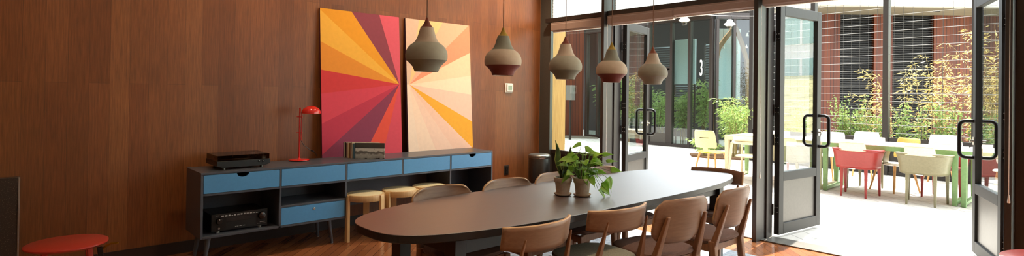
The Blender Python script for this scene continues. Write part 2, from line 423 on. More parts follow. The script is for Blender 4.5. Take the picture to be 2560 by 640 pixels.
# ---------- blind cassettes and cords
m_blind = plain('taupe cassette', '#957f76', .5, 0, .4, .03)
def blind(x0, x1, z0, z1, label):
    r = root('blind_cassette', (x0, 5.44, z0), label, 'roller blind', 'roller blind cassettes under the transom')
    w = x1 - x0
    bm = BM(); prism(bm, [(0, .012), (.015, 0), (.09, 0), (.09, z1 - z0), (.012, z1 - z0), (.012, (z1 - z0) * .82), (0, (z1 - z0) * .74)], 'x', 0, w)
    obj('casing', bm, m_blind, r)
    bm = BM(); box(bm, .01, w - .01, .03, .075, -.014, 0); obj('bottom_bar', bm, m_white, r, bevel=.003)
    for xx in (0, w):
        bm = BM(); box(bm, xx - .004, xx + .004, .002, .088, .006, z1 - z0 - .004); obj('end_cap', bm, m_blind, r, bevel=.002)
    return r
blind(-5.105, -4.24, 2.255, 2.372, 'taupe blind cassette over the fixed window by the wood wall')
bl2 = blind(-4.165, -3.275, 2.270, 2.378, 'taupe blind cassette over the left half of the doorway, touching the left post')
blind(-3.265, -2.372, 2.285, 2.380, 'taupe blind cassette over the right half of the doorway, touching the centre post')
bl4 = blind(-2.295, -.535, 2.295, 2.380, 'taupe blind cassette right of the centre post, over the open doors')
def cord(p, x, y, z0, z1):
    l = p.location
    bm = BM(); tube(bm, [(x - l.x, y - l.y, z0 - l.z + .05), (x - l.x, y - l.y, z1 - l.z)], .0022, 6); c = obj('pull_cord', bm, m_white, p)
    bm = BM(); lathe(bm, [(.001, z0 - l.z + .062), (.004, z0 - l.z + .058), (.009, z0 - l.z + .004), (.007, z0 - l.z)], 12, (x - l.x, y - l.y), (True, True)); obj('tassel', bm, plain('cord weight', '#d8d2c8', .4), c, smooth=True)
cord(bl2, -4.155, 5.43, .672, 2.27)
cord(bl4, -2.297, 5.42, .62, 2.295)
cord(bl4, -.493, 5.385, .66, 2.35)

# ------------------------------------------------------------------ sideboard
XS, XB = -4.851, -5.30
sb = root('sideboard', (XS, 2.70, 0), 'long slate grey sideboard with blue drawers and splayed legs against the wood wall', 'sideboard')
def S(bm): return bm
def sbox(name, m, x0, x1, y0, y1, z0, z1, bevel=.0015):
    return bx(name, m, sb, x0 - XS, x1 - XS, y0 - 2.70, y1 - 2.70, z0, z1, bevel=bevel)
sbox('top', m_slate, XB, XS, 1.184, 4.212, .731, .749)
Ys = [1.184, 1.790, 2.396, 3.004, 3.604, 4.196]
for i, y in enumerate(Ys):
    z0 = .225 if i in (0, 1, 2, 4, 5) else .564
    sbox('side_panel' if i in (0, 5) else 'divider', m_slate, XB, XS, y, y + .018, z0, .731)
sbox('bottom_panel', m_slate, XB, XS, 1.202, 2.396, .225, .243)
sbox('bottom_panel', m_slate, XB, XS, 3.622, 4.196, .225, .243)
for y0, y1 in ((1.202, 1.790), (1.808, 2.396), (2.414, 3.004), (3.022, 3.604), (3.622, 4.196)):
    sbox('rail', m_slate, XB, XS - .002, y0, y1, .564, .581)
sbox('shelf', m_slate, XB, XS - .002, 1.808, 2.396, .396, .412)
sbox('back_panel', m_slate, XB, XB + .01, 1.202, 4.196, .243, .731)
def drawer(y0, y1, z0, z1, notch=False, lock=False, label=None):
    yo = 2.70
    bm = BM()
    poly = [(y0 - yo, z0), (y1 - yo, z0), (y1 - yo, z1)]
    if notch:
        c = (y0 + y1) / 2 - yo; rr = .048
        if y0 > 3: c = 3.913 - yo
        for k in range(13):
            t = pi * k / 12; poly.append((c + rr * cos(t), z1 - .034 * sin(t)))
    poly.append((y0 - yo, z1))
    prism(bm, poly, 'x', -.016, .001)
    box(bm, -.40, -.0161, y0 - yo + .02, y1 - yo - .02, z0 + .01, z1 - .04)
    d = obj('drawer', bm, m_blue, sb)
    if lock:
        b2 = BM(); tube(b2, [(.0, 2.101 - yo, .355), (.006, 2.101 - yo, .355), (.008, 2.101 - yo, .355)], [.011, .011, .009], 20)
        box(b2, .0078, .0086, 2.101 - yo - .0014, 2.101 - yo + .0014, .349, .361)
        obj('lock', b2, m_steel, d, smooth=True)
drawer(1.2045, 1.7875, .584, .7285, notch=True); drawer(1.8105, 2.3935, .584, .7285)
drawer(2.4165, 3.0015, .584, .7285); drawer(3.0245, 3.6015, .584, .7285); drawer(3.6245, 4.1935, .584, .7285, notch=True)
drawer(1.8105, 2.3935, .246, .393, lock=True)
for y in (1.26, 2.27, 3.69, 4.13):
    for x in (-4.92, -5.20):
        s = (1 if x > -5 else -1)
        bm = BM(); tube(bm, [(x - XS, y - 2.70, .225), (x - XS + .012 * s, y - 2.70 + (.03 if y in (2.27, 4.13) else -.03), .003)], [.021, .0125], 16)
        l = obj('leg', bm, m_slate, sb, smooth=True)
        bm = BM(); tube(bm, [(x - XS + .012 * s, y - 2.70 + (.03 if y in (2.27, 4.13) else -.03), .004), (x - XS + .012 * s, y - 2.70 + (.03 if y in (2.27, 4.13) else -.03), 0)], .011, 12)
        obj('foot_glide', bm, m_white, l)

# ---------- turntable
ZT = .749
tt = root('turntable', (-5.10, 1.53, ZT), 'black record turntable under a smoked lid on the sideboard', 'turntable')
bm = BM(); prism(bm, [(-.21, .032), (-.165, .018), (.165, .018), (.21, .032), (.21, .072), (-.21, .072)], 'x', -.16, .165)
obj('plinth', bm, m_black, tt, bevel=.002)
m_lid = glass('smoked acrylic', '#b3aaa4', 1.0)
bm = BM(); w, d, t = .205, .16, .003
box(bm, -d, d, -w, w, .114, .117); box(bm, -d, -d + t, -w, w, .073, .114); box(bm, d - t, d, -w, w, .073, .114)
box(bm, -d + t, d - t, -w, -w + t, .073, .114); box(bm, -d + t, d - t, w - t, w, .073, .114)
obj('dust_cover', bm, m_lid, tt)
bm = BM(); lathe(bm, [(.001, .086), (.148, .086), (.150, .084), (.150, .076), (.001, .076)], 48, (.0, -.045)); obj('platter', bm, m_steel, tt, smooth=True)
bm = BM(); lathe(bm, [(.001, .0885), (.144, .0885), (.144, .0862)], 48, (.0, -.045)); obj('slipmat', bm, m_black, tt)
bm = BM(); tube(bm, [(.0, -.045, .088), (.0, -.045, .1)], .004, 10); obj('spindle', bm, plain('brass', '#c79a3e', .3, 1.), tt)
bm = BM(); tube(bm, [(-.1, .15, .098), (.05, .15, .1), (.09, .11, .098)], .004, 8); lathe(bm, [(.001, .105), (.02, .105), (.02, .072)], 16, (-.1, .15)); box(bm, .08, .105, .095, .115, .09, .1)
obj('tonearm', bm, m_steel, tt, smooth=True)
for y in (.12, .155):
    bm = BM(); tube(bm, [(.164, y, .056), (.171, y, .056)], .009, 14); k = obj('knob', bm, m_blackm, tt, smooth=True)
    bm = BM(); tube(bm, [(.170, y, .059), (.1716, y, .059)], .0025, 8); obj('indicator', bm, m_white, k)
for x in (-.12, .13):
    for y in (-.15, .15):
        bm = BM(); lathe(bm, [(.014, 0), (.014, .01), (.010, .021)], 16, (x, y), (True, True)); obj('foot', bm, m_grey, tt, smooth=True)

# ---------- red desk lamp
lp = root('desk_lamp', (-5.2, 2.10, ZT), 'red metal desk lamp with domed shade on the sideboard', 'lamp')
bm = BM(); lathe(bm, [(.001, .016), (.086, .016), (.092, .012), (.093, 0)], 48, caps=(False, True)); obj('base', bm, m_redm, lp, smooth=True)
bm = BM(); lathe(bm, [(.093, 0), (.0965, .001), (.0965, .006), (.0935, .007)], 48); obj('base_rim', bm, m_blackm, lp)
bm = BM(); tube(bm, [(0, 0, .012), (0, 0, .50)], .0075, 14); lathe(bm, [(.018, .012), (.012, .024), (.0075, .03)], 16); obj('pole', bm, m_redm, lp, smooth=True)
ex, ey = .68, .733
bm = BM(); pts = [(.017 * ex, .017 * ey, .19), (.017 * ex, .017 * ey, .43)]
for k in range(1, 9):
    t = k / 8 * pi / 2; pts.append(((.017 + .03 * (1 - cos(t))) * ex, (.017 + .03 * (1 - cos(t))) * ey, .43 + .045 * sin(t)))
pts.append((.085 * ex, .085 * ey, .478)); tube(bm, pts, .005, 12); obj('arm', bm, m_redm, lp, smooth=True)
for z in (.265, .415):
    bm = BM(); box(bm, -.012, .026, -.006, .006, z - .005, z + .005, M.Rotation(math.atan2(ey, ex), 4, 'Z')); tube(bm, [(-.03 * ex, -.03 * ey, z), (0, 0, z)], .004, 10)
    obj('clamp', bm, m_redm, lp, bevel=.001)
cx, cy_ = .105 * ex, .105 * ey
prof = [(.088 * cos(t * pi / 2 / 12), .452 + .068 * sin(t * pi / 2 / 12)) for t in range(12)] + [(.001, .52)]
bm = BM(); lathe(bm, [(.088, .448)] + prof, 40, (cx, cy_)); sh = obj('lamp_shade', bm, m_redm, lp, smooth=True)
bm = BM(); lathe(bm, [(.086 * cos(t * pi / 2 / 10), .4505 + .062 * sin(t * pi / 2 / 10)) for t in range(10)] + [(.001, .513)], 40, (cx, cy_)); obj('shade_lining', bm, m_white, sh, smooth=True)
bm = BM(); lathe(bm, [(.001, .449), (.075, .449), (.084, .451)], 32, (cx, cy_)); obj('diffuser', bm, m_white, sh)
bm = BM(); tube(bm, [(.017 * ex, .017 * ey, .19), (.03 * ex, .04 * ey, .15), (.03, .09, .10), (-.02, .15, .075), (-.05, .19, .04), (-.098, .21, .02)], .003, 8)
cd = obj('cable', bm, m_black, lp, smooth=True)
bm = BM(); tube(bm, [(.018, .11, .094), (-.012, .143, .078)], .009, 10); obj('switch', bm, m_black, cd, smooth=True)

# ---------- record sleeves standing in a slanted row
rc = ['#33302d', '#c9beab', '#141210', '#1c1a18', '#8a6250', '#a8796a', '#d6c9ae', '#c99a1e', '#6d4530', '#9a705c', '#5e3a2c', '#ddd2bd', '#2a2624', '#4d6f80']
rn = ['dark grey', 'off white', 'black', 'charcoal', 'brown', 'dusty pink', 'cream', 'mustard yellow', 'chestnut', 'tan', 'dark brown', 'ivory', 'soot black', 'steel blue']
ea = math.atan2(.733, .68)
for i in range(14):
    k = i / 13
    p = V((-5.228 + .160 * k, 2.556 + .026 * k, ZT))
    hgt = .150 + random.uniform(-.004, .006)
    r = root('record_sleeve', p, 'record sleeve with a %s spine standing in the slanted row on the sideboard' % rn[i], 'record sleeve', 'record sleeves on the sideboard', ea)
    m = plain('sleeve %d' % i, rc[i], .55)
    bm = BM(); box(bm, 0, .285 + random.uniform(-.006, .004), -.0029, .0029, 0, hgt); obj('jacket', bm, m, r, bevel=.0008)
    bm = BM(); box(bm, .004, .28, -.0014, .0014, .004, hgt + .0025); obj('inner_sleeve', bm, plain('paper', '#e4dcc8', .8), r)
# front cover: plain grey stand-in, dark band above a pale landscape
m_cov, nt, N, L, b = new_mat('grey cover print')
tc = N.new('ShaderNodeTexCoord'); sp = N.new('ShaderNodeSeparateXYZ'); L.new(tc.outputs['Object'], sp.inputs[0])
nz = N.new('ShaderNodeTexNoise'); nz.inputs['Scale'].default_value = 22; nz.inputs['Detail'].default_value = 6; L.new(tc.outputs['Object'], nz.inputs['Vector'])
lt = N.new('ShaderNodeMath'); lt.operation = 'LESS_THAN'; lt.inputs[1].default_value = .098; L.new(sp.outputs['Z'], lt.inputs[0])
ce = N.new('ShaderNodeMath'); ce.operation = 'SUBTRACT'; ce.inputs[1].default_value = .5; L.new(nz.outputs['Fac'], ce.inputs[0])
m1 = N.new('ShaderNodeMath'); m1.operation = 'MULTIPLY'; L.new(ce.outputs[0], m1.inputs[0]); L.new(lt.outputs[0], m1.inputs[1])
ad = N.new('ShaderNodeMath'); ad.operation = 'MULTIPLY_ADD'; ad.inputs[1].default_value = .07; L.new(m1.outputs[0], ad.inputs[0]); L.new(sp.outputs['Z'], ad.inputs[2])
rp = N.new('ShaderNodeValToRGB'); cr = rp.color_ramp; cr.interpolation = 'LINEAR'
for p_, c_ in ((0, '#8d8b86'), (.04, '#b3b1aa'), (.055, '#6b6964'), (.07, '#807e78'), (.074, '#d3d1ca'), (.102, '#dbd9d2'), (.104, '#4b4946'), (.2, '#55534f')):
    e = cr.elements.new(p_); e.color = lin(c_)
cr.elements.remove(cr.elements[-1])
L.new(ad.outputs[0], rp.inputs['Fac']); L.new(rp.outputs['Color'], b.inputs['Base Color']); b.inputs['Roughness'].default_value = .4
r = root('record_sleeve', (-5.053, 2.592, ZT), 'front record sleeve with a grey landscape cover on the sideboard', 'record sleeve', 'record sleeves on the sideboard', ea)
bm = BM(); box(bm, 0, .293, -.0042, .0042, 0, .156); obj('jacket', bm, m_cov, r, bevel=.0008)
bm = BM(); box(bm, 0, .006, -.0047, .0047, 0, .156); obj('spine', bm, plain('blue black spine', '#1d2530', .4), r)

# ---------- AV receiver
rv = root('audio_receiver', (-4.93, 1.503, .243), 'black audio receiver with two knobs in the open sideboard bay', 'receiver')
m_face = plain('receiver face', '#1f1d1c', .32, .3)
bx('chassis', m_black, rv, -.33, -.012, -.215, .215, .012, .146, bevel=.003)
bx('front_panel', m_face, rv, -.012, 0, -.22, .22, .010, .151, bevel=.002)
bx('display', plain('display glass', '#2c2b2e', .12), rv, 0, .0015, -.112, .118, .085, .118, bevel=0)
bx('flap', m_black, rv, 0, .002, -.112, .122, .022, .079, bevel=.001)
for y, z, rr in ((-.162, .094, .0235), (.172, .098, .029)):
    bm = BM(); tube(bm, [(0, y, z), (.004, y, z), (.02, y, z), (.022, y, z)], [rr * 1.12, rr, rr * .95, rr * .85], 28); k = obj('knob', bm, plain('brushed knob', '#4a4644', .25, .9), rv, smooth=True)
    bm = BM(); box(bm, .0215, .0226, y - .0012, y + .0012, z + rr * .4, z + rr * .82); obj('pointer', bm, m_white, k)
bm = BM(); tube(bm, [(0, -.163, .034), (.006, -.163, .034)], .008, 16); obj('power_button', bm, m_steel, rv, smooth=True)
bm = BM(); random.seed(3)
yy = -.145
while yy < .14:
    w = random.choice([.012, .018, .022, .014]); hh = random.choice([.006, .008, .009])
    for q in range(random.choice([1, 2, 2])): box(bm, 0, .0016, yy, yy + w, .126 + q * .006, .126 + q * .006 + hh * .5)
    yy += w + .009
obj('label_strip', bm, plain('print white', '#d6d4cf', .5), rv)
def text(name, s, size, m, parent, loc, rot, extr=.0006, align='CENTER', sx=1.):
    cu = bpy.data.curves.new(name, 'FONT'); cu.body = s; cu.size = size; cu.extrude = extr; cu.align_x = align; cu.align_y = 'CENTER'
    to = bpy.data.objects.new(name, cu); COL.objects.link(to)
    dg = bpy.context.evaluated_depsgraph_get(); me = bpy.data.meshes.new_from_object(to.evaluated_get(dg))
    bpy.data.objects.remove(to)
    o = bpy.data.objects.new(name, me); COL.objects.link(o); me.materials.append(m)
    o.parent = parent; o.location = loc; o.rotation_euler = rot; o.scale = (sx, 1, 1)
    return o
m_print = plain('print grey', '#b9b6b0', .5)
RX = (pi / 2, 0, pi / 2)
text('logo', 'DENON', .0075, m_print, rv, (.001, -.175, .138), RX)
bm = BM()
for y0, w_ in ((-.04, .010), (-.027, .014), (-.006, .022), (.022, .016)): box(bm, .002, .0028, y0, y0 + w_, .032, .0365)
obj('printed_marks', bm, m_print, rv)
bm = BM()
for k in range(6): box(bm, 0, .0008, .158 + k * .007, .163 + k * .007, .040, .046)
obj('printed_marks', bm, m_print, rv)
bx('printed_line', m_print, rv, 0, .0008, .135, .205, .030, .0312, bevel=0)
for y in (-.165, .165):
    bm = BM(); lathe(bm, [(.017, 0), (.017, .008), (.014, .013)], 16, (-.03, y), (True, True)); obj('foot', bm, m_steel, rv, smooth=True)
    bm = BM(); lathe(bm, [(.017, 0), (.017, .008), (.014, .013)], 16, (-.28, y), (True, True)); obj('foot', bm, m_black, rv, smooth=True)

# ---------- two leaning sunburst canvases; facets in object y (width) and local z (height)
def canvas(y0, y1, label, cen, rays, edge):
    """cen: burst centre (u, v) from the lower left; rays: list of ((u,v) edge points..., colour) polygons fanned from cen"""
    W = y1 - y0; Hh = 1.50
    xb_, xt_ = -5.292, -5.398
    th = math.atan2(xb_ - xt_, Hh)
    r = root('canvas_painting', (xb_ + .002, y0, ZT), label, 'painting'); r.rotation_euler = (0, -th, 0)
    bm = BM(); box(bm, -.028, 0, 0, W, 0, Hh); obj('stretcher', bm, edge, r)
    for i, (pts, c) in enumerate(rays):
        pass
    mats = []; bm = BM()
    idx = {}
    vc = bm.verts.new((.0012, cen[0] * W, cen[1] * Hh))
    for pts, c in rays:
        if c not in idx:
            idx[c] = len(mats); mats.append(plain('canvas ' + c, c, .75, 0, .2, .03, 25))
        vs = [vc] + [bm.verts.new((.0012, u * W, v * Hh)) for u, v in pts]
        f = bm.faces.new(vs); f.material_index = idx[c]
    obj('painted_face', bm, mats, r)
    return r
R1 = [([(0, 1), (.375, 1)], '#e0982c'), ([(.375, 1), (.73, 1)], '#8d4150'), ([(.73, 1), (1, 1)], '#d65a66'),
      ([(0, .775), (0, 1)], '#e7aa45'), ([(0, .575), (0, .775)], '#dd8c36'), ([(0, .415), (0, .575)], '#c83c40'),
      ([(0, .225), (0, .415)], '#cf4554'), ([(0, .02), (0, .225)], '#bc3a50'), ([(.22, 0), (0, 0), (0, .02)], '#8e3a52'),
      ([(.52, 0), (.22, 0)], '#8e3a52'), ([(.78, 0), (.52, 0)], '#d9503f'), ([(1, 0), (.78, 0)], '#cf4a58'), ([(1, .49), (1, 0)], '#cf4a58'), ([(1, 1), (1, .49)], '#d65a66')]
R1[7] = ([(0, .2), (0, .225)], '#bc3a50')
R1 = [([(0, .99), (0, 1), (.375, 1)], '#e2982c'), ([(.375, 1), (.73, 1)], '#8a4250'), ([(.73, 1), (1, 1), (1, .49)], '#d4596a'),
      ([(0, .775), (0, .99)], '#e8ab44'), ([(0, .585), (0, .775)], '#dc8a34'), ([(0, .425), (0, .585)], '#c93c40'),
      ([(0, .225), (0, .425)], '#cf4456'), ([(0, .02), (0, .225)], '#b8384e'), ([(.26, 0), (0, 0), (0, .02)], '#853a52'),
      ([(.5, 0), (.26, 0)], '#853a52'), ([(.74, 0), (.5, 0)], '#dc5040'), ([(1, .49), (1, 0), (.74, 0)], '#cf4a5a')]
canvas(2.365, 3.274, 'orange and red sunburst canvas leaning behind the record sleeves', (.985, .50), R1, plain('edge dark red', '#5a2030', .7))
R2 = [([(0, .5), (0, 1), (.2, 1)], '#d9b6a0'), ([(.2, 1), (.56, 1)], '#f0c28a'), ([(.56, 1), (.99, 1)], '#eeb094'), ([(.99, 1), (1, 1), (1, .775)], '#e89474'),
      ([(1, .775), (1, .585)], '#f0caa8'), ([(1, .585), (1, .43)], '#f2d6ba'), ([(1, .43), (1, .21)], '#eec2ae'), ([(1, .21), (1, 0), (.985, 0)], '#e8a636'),
      ([(.985, 0), (.68, 0)], '#ebbfa8'), ([(.68, 0), (.4, 0)], '#edc6b0'), ([(.4, 0), (.15, 0)], '#f0d0b8'), ([(.15, 0), (0, 0), (0, .5)], '#efd3bd')]
canvas(3.357, 4.272, 'pale pink and yellow sunburst canvas leaning beside the red one', (.035, .5), R2, plain('edge plum', '#5a3850', .7))

# ---------- thermostat and outlet on the wall
th = root('thermostat', (XW, 4.975, 1.487), 'white square thermostat with a grey screen on the wood wall', 'thermostat')
bx('back_plate', m_white, th, 0, .012, -.068, .068, -.062, .062, bevel=.008, seg=3)
bx('body', m_white, th, .012, .034, -.048, .060, -.050, .050, bevel=.006, seg=3)
bx('screen', plain('lcd', '#8fa08c', .2), th, .034, .0352, -.030, .036, -.030, .032, bevel=0)
ol = root('wall_outlet', (XW, 4.955, .398), 'dark bronze wall outlet low on the wood wall', 'outlet')
bx('cover_plate', plain('dark plate', '#4a423c', .35, .6), ol, 0, .008, -.04, .04, -.064, .064, bevel=.003)
bx('receptacle', m_black, ol, .008, .012, -.02, .02, -.048, .048, bevel=.002)
bm = BM()
for zz in (-.026, .024):
    for yy in (-.008, .008): box(bm, .012, .0128, yy - .0015, yy + .0015, zz - .006, zz + .006)
    tube(bm, [(.0115, 0, zz - .013), (.0128, 0, zz - .013)], .003, 10)
obj('contacts', bm, m_steel, ol)

# ---------- trash can
tc_ = root('trash_can', (-5.06, 5.2, 0), 'dark metal pedal bin standing at the window beside the wood wall', 'trash can')
m_bin = plain('dark steel bin', '#4b4744', .28, .85)
bm = BM(); lathe(bm, [(.001, .012), (.138, .012), (.14, .016), (.14, .575), (.137, .58)], 48); obj('body', bm, m_bin, tc_, smooth=True)
bm = BM(); lathe(bm, [(.141, .58), (.143, .584), (.143, .61), (.136, .622), (.11, .632), (.06, .637), (.001, .638)], 48); obj('lid', bm, plain('brushed lid', '#77726c', .3, .9), tc_, smooth=True)
bm = BM(); lathe(bm, [(.143, 0), (.143, .02), (.138, .026)], 48, caps=(True, False)); obj('base', bm, m_black, tc_, smooth=True)
bx('latch', m_steel, tc_, .085, .112, -.10, -.06, .578, .59)
bx('pedal', m_black, tc_, .12, .19, -.05, .0, .006, .018)

# ---------- three birch stools tucked beneath the sideboard
def stool():
    r = root('round_stool', (0, 0, 0), 'x', 'stool', 'birch stools under the sideboard')
    bm = BM(); lathe(bm, [(.001, .4405), (.155, .4405), (.16, .438)], 56); obj('seat_top', bm, m_birchtop, r, smooth=True)
    bm = BM(); lathe(bm, [(.160, .437), (.168, .44), (.176, .437), (.178, .432), (.178, .386), (.173, .38), (.15, .38), (.15, .43)], 56); obj('seat_rim', bm, m_birch, r, smooth=True)
    for a in range(3):
        t = a * 2 * pi / 3 + .35
        bm = BM(); mt = M.Rotation(t, 4, 'Z')
        pts = [(.100, .437), (.172, .437), (.184, .433), (.1905, .42), (.1925, .39), (.1925, 0), (.166, 0), (.168, .38), (.1, .38)]
        prism(bm, pts, 'y', -.029, .029)
        for v in bm.verts: v.co = mt @ v.co
        obj('leg', bm, m_birch, r, bevel=.002)
    return r
st = stool()
for i, (y, rz, lb) in enumerate([(2.60, .15, 'birch stool under the sideboard, nearest the locked drawer'), (2.978, .5, 'birch stool under the sideboard, middle one of the three'), (3.335, .1, 'birch stool under the sideboard, farthest behind the table chair')]):
    o = st if i == 0 else copy_tree(st)
    o.location = (-4.842, y, 0); o.rotation_euler = (0, 0, rz); o['label'] = lb

# ------------------------------------------------------------------ oval dining table
TC = V((-2.455, 3.023, 0)); TA, TB, TN = .465, 1.70, 3.0
dt = root('dining_table', TC, 'long oval dining table with a dark stained top in the middle of the room', 'table')
def sup(a, b, n, k, N=120):
    t = 2 * pi * k / N; c, s = cos(t), sin(t)
    return (a * math.copysign(abs(c) ** (2 / n), c), b * math.copysign(abs(s) ** (2 / n), s))
def slab(bm, prof, a, b, n, N=120, captop=True, capbot=True):
    rings = []
    for off, z in prof: rings.append([bm.verts.new((*sup(a + off, b + off, n, k, N), z)) for k in range(N)])
    for A, B in zip(rings, rings[1:]):
        for k in range(N): bm.faces.new((A[k], A[(k + 1) % N], B[(k + 1) % N], B[k]))
    if capbot: bm.faces.new(rings[0][::-1])
    if captop: bm.faces.new(rings[-1])
bm = BM(); slab(bm, [(-.002, .737), (0, .738), (-.0015, .740)], TA, TB, TN); obj('tabletop', bm, m_table, dt)
bm = BM(); slab(bm, [(-.05, .692), (-.008, .698), (0, .703), (0, .737)], TA, TB, TN, captop=False); obj('edge_band', bm, m_tabled, dt)
for sy in (-1, 1):
    for sx in (-1, 1):
        bm = BM(); box(bm, sx * .25 - .045, sx * .25 + .045, sy * 1.345 - .035, sy * 1.345 + .035, 0, .693)
        obj('leg', bm, m_tabled, dt, bevel=.003)
for sx in (-1, 1):
    bx('apron', m_tabled, dt, sx * .25 - .016, sx * .25 + .016, -1.30, 1.30, .60, .693)
for sy in (-1, 1):
    bx('cross_rail', m_tabled, dt, -.205, .205, sy * 1.345 - .016, sy * 1.345 + .016, .60, .693)

# ------------------------------------------------------------------ dining chairs (local +y is the front)
def seat_pad(r, m, w=.225, d=.215):
    bm = BM(); slab(bm, [(-.03, .425), (-.01, .428), (-.004, .434)], w, d, 3.2, 64); obj('seat_board', bm, m_chair, r, smooth=True)
    bm = BM(); slab(bm, [(-.012, .434), (-.002, .438), (0, .446), (-.006, .456), (-.03, .463), (-.09, .467)], w, d, 3.2, 64); obj('seat', bm, m, r, smooth=True)
def bar(bm, p, q, w0, d0, w1, d1):
    """tapered rectangular bar"""
    p, q = V(p), V(q); vs = []
    for c, w, d in ((p, w0, d0), (q, w1, d1)):
        for sx, sy in ((-1, -1), (1, -1), (1, 1), (-1, 1)): vs.append(bm.verts.new(c + V((sx * w / 2, sy * d / 2, 0))))
    bm.faces.new(vs[3::-1]); bm.faces.new(vs[4:])
    for k in range(4): bm.faces.new((vs[k], vs[(k + 1) % 4], vs[4 + (k + 1) % 4], vs[4 + k]))
def legs_common(r):
    for s in (-1, 1):
        bm = BM(); bar(bm, (s * .195, .175, .425), (s * .205, .195, 0), .042, .036, .026, .024); obj('leg', bm, m_chairl, r, bevel=.006)
    bm = BM()
    for s in (-1, 1): box(bm, s * .19 - .011, s * .19 + .011, -.17, .17, .375, .425)
    box(bm, -.18, .18, .155, .178, .375, .425); box(bm, -.18, .18, -.178, -.155, .375, .425)
    obj('seat_frame', bm, m_chairl, r, bevel=.003)
def chair_low(seatm):
    """low curved backrest carried on two pointed rear posts"""
    r = root('dining_chair', (0, 0, 0), 'x', 'chair', 'walnut chairs around the dining table')
    seat_pad(r, seatm); legs_common(r)
    for s in (-1, 1):
        bm = BM(); bar(bm, (s * .185, -.185, .44), (s * .20, -.23, 0), .046, .04, .026, .026)
        bar(bm, (s * .185, -.185, .40), (s * .158, -.272, .715), .045, .038, .008, .010)
        obj('leg', bm, m_chairl, r, bevel=.006)
    def f(u, v, off=0):
        x = (u - .5) * .47; e = abs(2 * u - 1)
        y = -.258 + .085 * e ** 2.2 + off
        zt, zb = .772 - .004 * e, .642 + .018 * e ** 3
        z = zb + (zt - zb) * v
        return (x, y - (z - .65) * .16, z)
    bm = BM(); grid(bm, lambda u, v: f(u, v), 28, 6)
    o_ = obj('backrest', bm, [m_chair, m_chairedge], r, smooth=True, solid=.016); o_.modifiers['Solidify'].material_offset_rim = 1
    return r
def chair_tall(seatm):
    """taller rounded shell backrest held by two blunt posts"""
    r = root('dining_chair', (0, 0, 0), 'x', 'chair', 'walnut chairs around the dining table')
    seat_pad(r, seatm); legs_common(r)
    for s in (-1, 1):
        bm = BM(); bar(bm, (s * .19, -.175, .45), (s * .205, -.235, 0), .05, .045, .026, .026)
        bar(bm, (s * .19, -.175, .40), (s * .168, -.268, .70), .05, .045, .026, .018)
        obj('leg', bm, m_chairl, r, bevel=.006)
    def f(u, v):
        z = .53 + .27 * v
        hw = .235 * (1 - max(0, (.30 - v) / .30) ** 2.4 * .42) if v < .30 else .235
        if v > .72: hw -= .225 * .25 * ((v - .72) / .28) ** 3
        e = (u - .5) * 2
        # rounded corners at top and bottom
        x = e * hw
        y = -.238 + .05 * e * e - (z - .55) * .2
        return (x, y, z - .012 * e ** 4 * (1 if v > .8 else 0))
    bm = BM(); grid(bm, f, 28, 20)
    o_ = obj('backrest', bm, [m_chair, m_chairedge], r, smooth=True, solid=.013); o_.modifiers['Solidify'].material_offset_rim = 1
    return r
cl, cl2, ctall = chair_low(m_seatb), chair_low(m_seatg), chair_tall(m_seatb)
used = set()
def place(p, x, y, rz, label):
    o = p if p.name not in used else copy_tree(p)
    used.add(p.name); o.location = (x, y, 0); o.rotation_euler = (0, 0, rz); o['label'] = label
place(cl, -2.14, 2.003, pi / 2 - .02, 'low-backed walnut chair nearest the camera, on the window side of the table')
place(cl2, -2.10, 2.635, pi / 2 - .12, 'low-backed walnut chair with a grey green seat on the near side of the table')
place(ctall, -1.975, 3.075, pi / 2 - .16, 'tall-backed walnut chair with a brown seat, beside the grey green seat')
place(ctall, -1.955, 3.67, pi / 2 + .0, 'tall-backed walnut chair at the doorway end of the near side')
place(ctall, -2.70, 2.12, -pi / 2, 'walnut chair across the table in front of the birch stools')
place(ctall, -2.665, 2.66, -pi / 2, 'walnut chair across the table in front of the wall outlet')
place(ctall, -2.67, 3.17, -pi / 2 + .03, 'walnut chair across the table behind the snake plant')
place(ctall, -2.67, 3.72, -pi / 2 - .05, 'walnut chair across the table beside the left open door')
place(cl, -2.33, 4.43, pi + .03, 'low-backed walnut chair at the far end of the table facing the camera')

# rug
bm = BM(); box(bm, -3.72, -1.2, 2.62, 4.925, 0, .008); tag(obj('area_rug', bm, m_rug), 'pale blue grey rug under the dining table', 'rug')

# ---------- pendants
prof = [(.061, 0), (.064, .006), (.072, .025), (.087, .042), (.106, .059), (.1095, .072), (.11, .088), (.107, .106), (.098, .124), (.084, .139), (.067, .151),
        (.058, .162), (.050, .178), (.044, .195), (.039, .214), (.0335, .232), (.024, .240), (.0165, .252), (.010, .268), (.006, .281), (.003, .283)]
def band(z0, z1): return [p for p in prof if z0 - 1e-6 <= p[1] <= z1 + 1e-6]
def pmat(n, c): return plain('pendant ' + n, c, .6, 0, .35, .04)
schemeA = [pmat('taupe grey', '#8f8d80'), pmat('warm grey', '#a19c8c'), pmat('blush', '#bfac99'), pmat('rust', '#7d4030')]
schemeB = [pmat('maroon', '#80403a'), pmat('blush 2', '#bfac98'), pmat('olive grey', '#828072'), pmat('ochre', '#a3852f')]
schemeC = [pmat('light grey', '#a9a69b'), pmat('mid grey', '#9d988a'), pmat('blush 3', '#c4b3a1'), pmat('rust 2', '#86482f')]
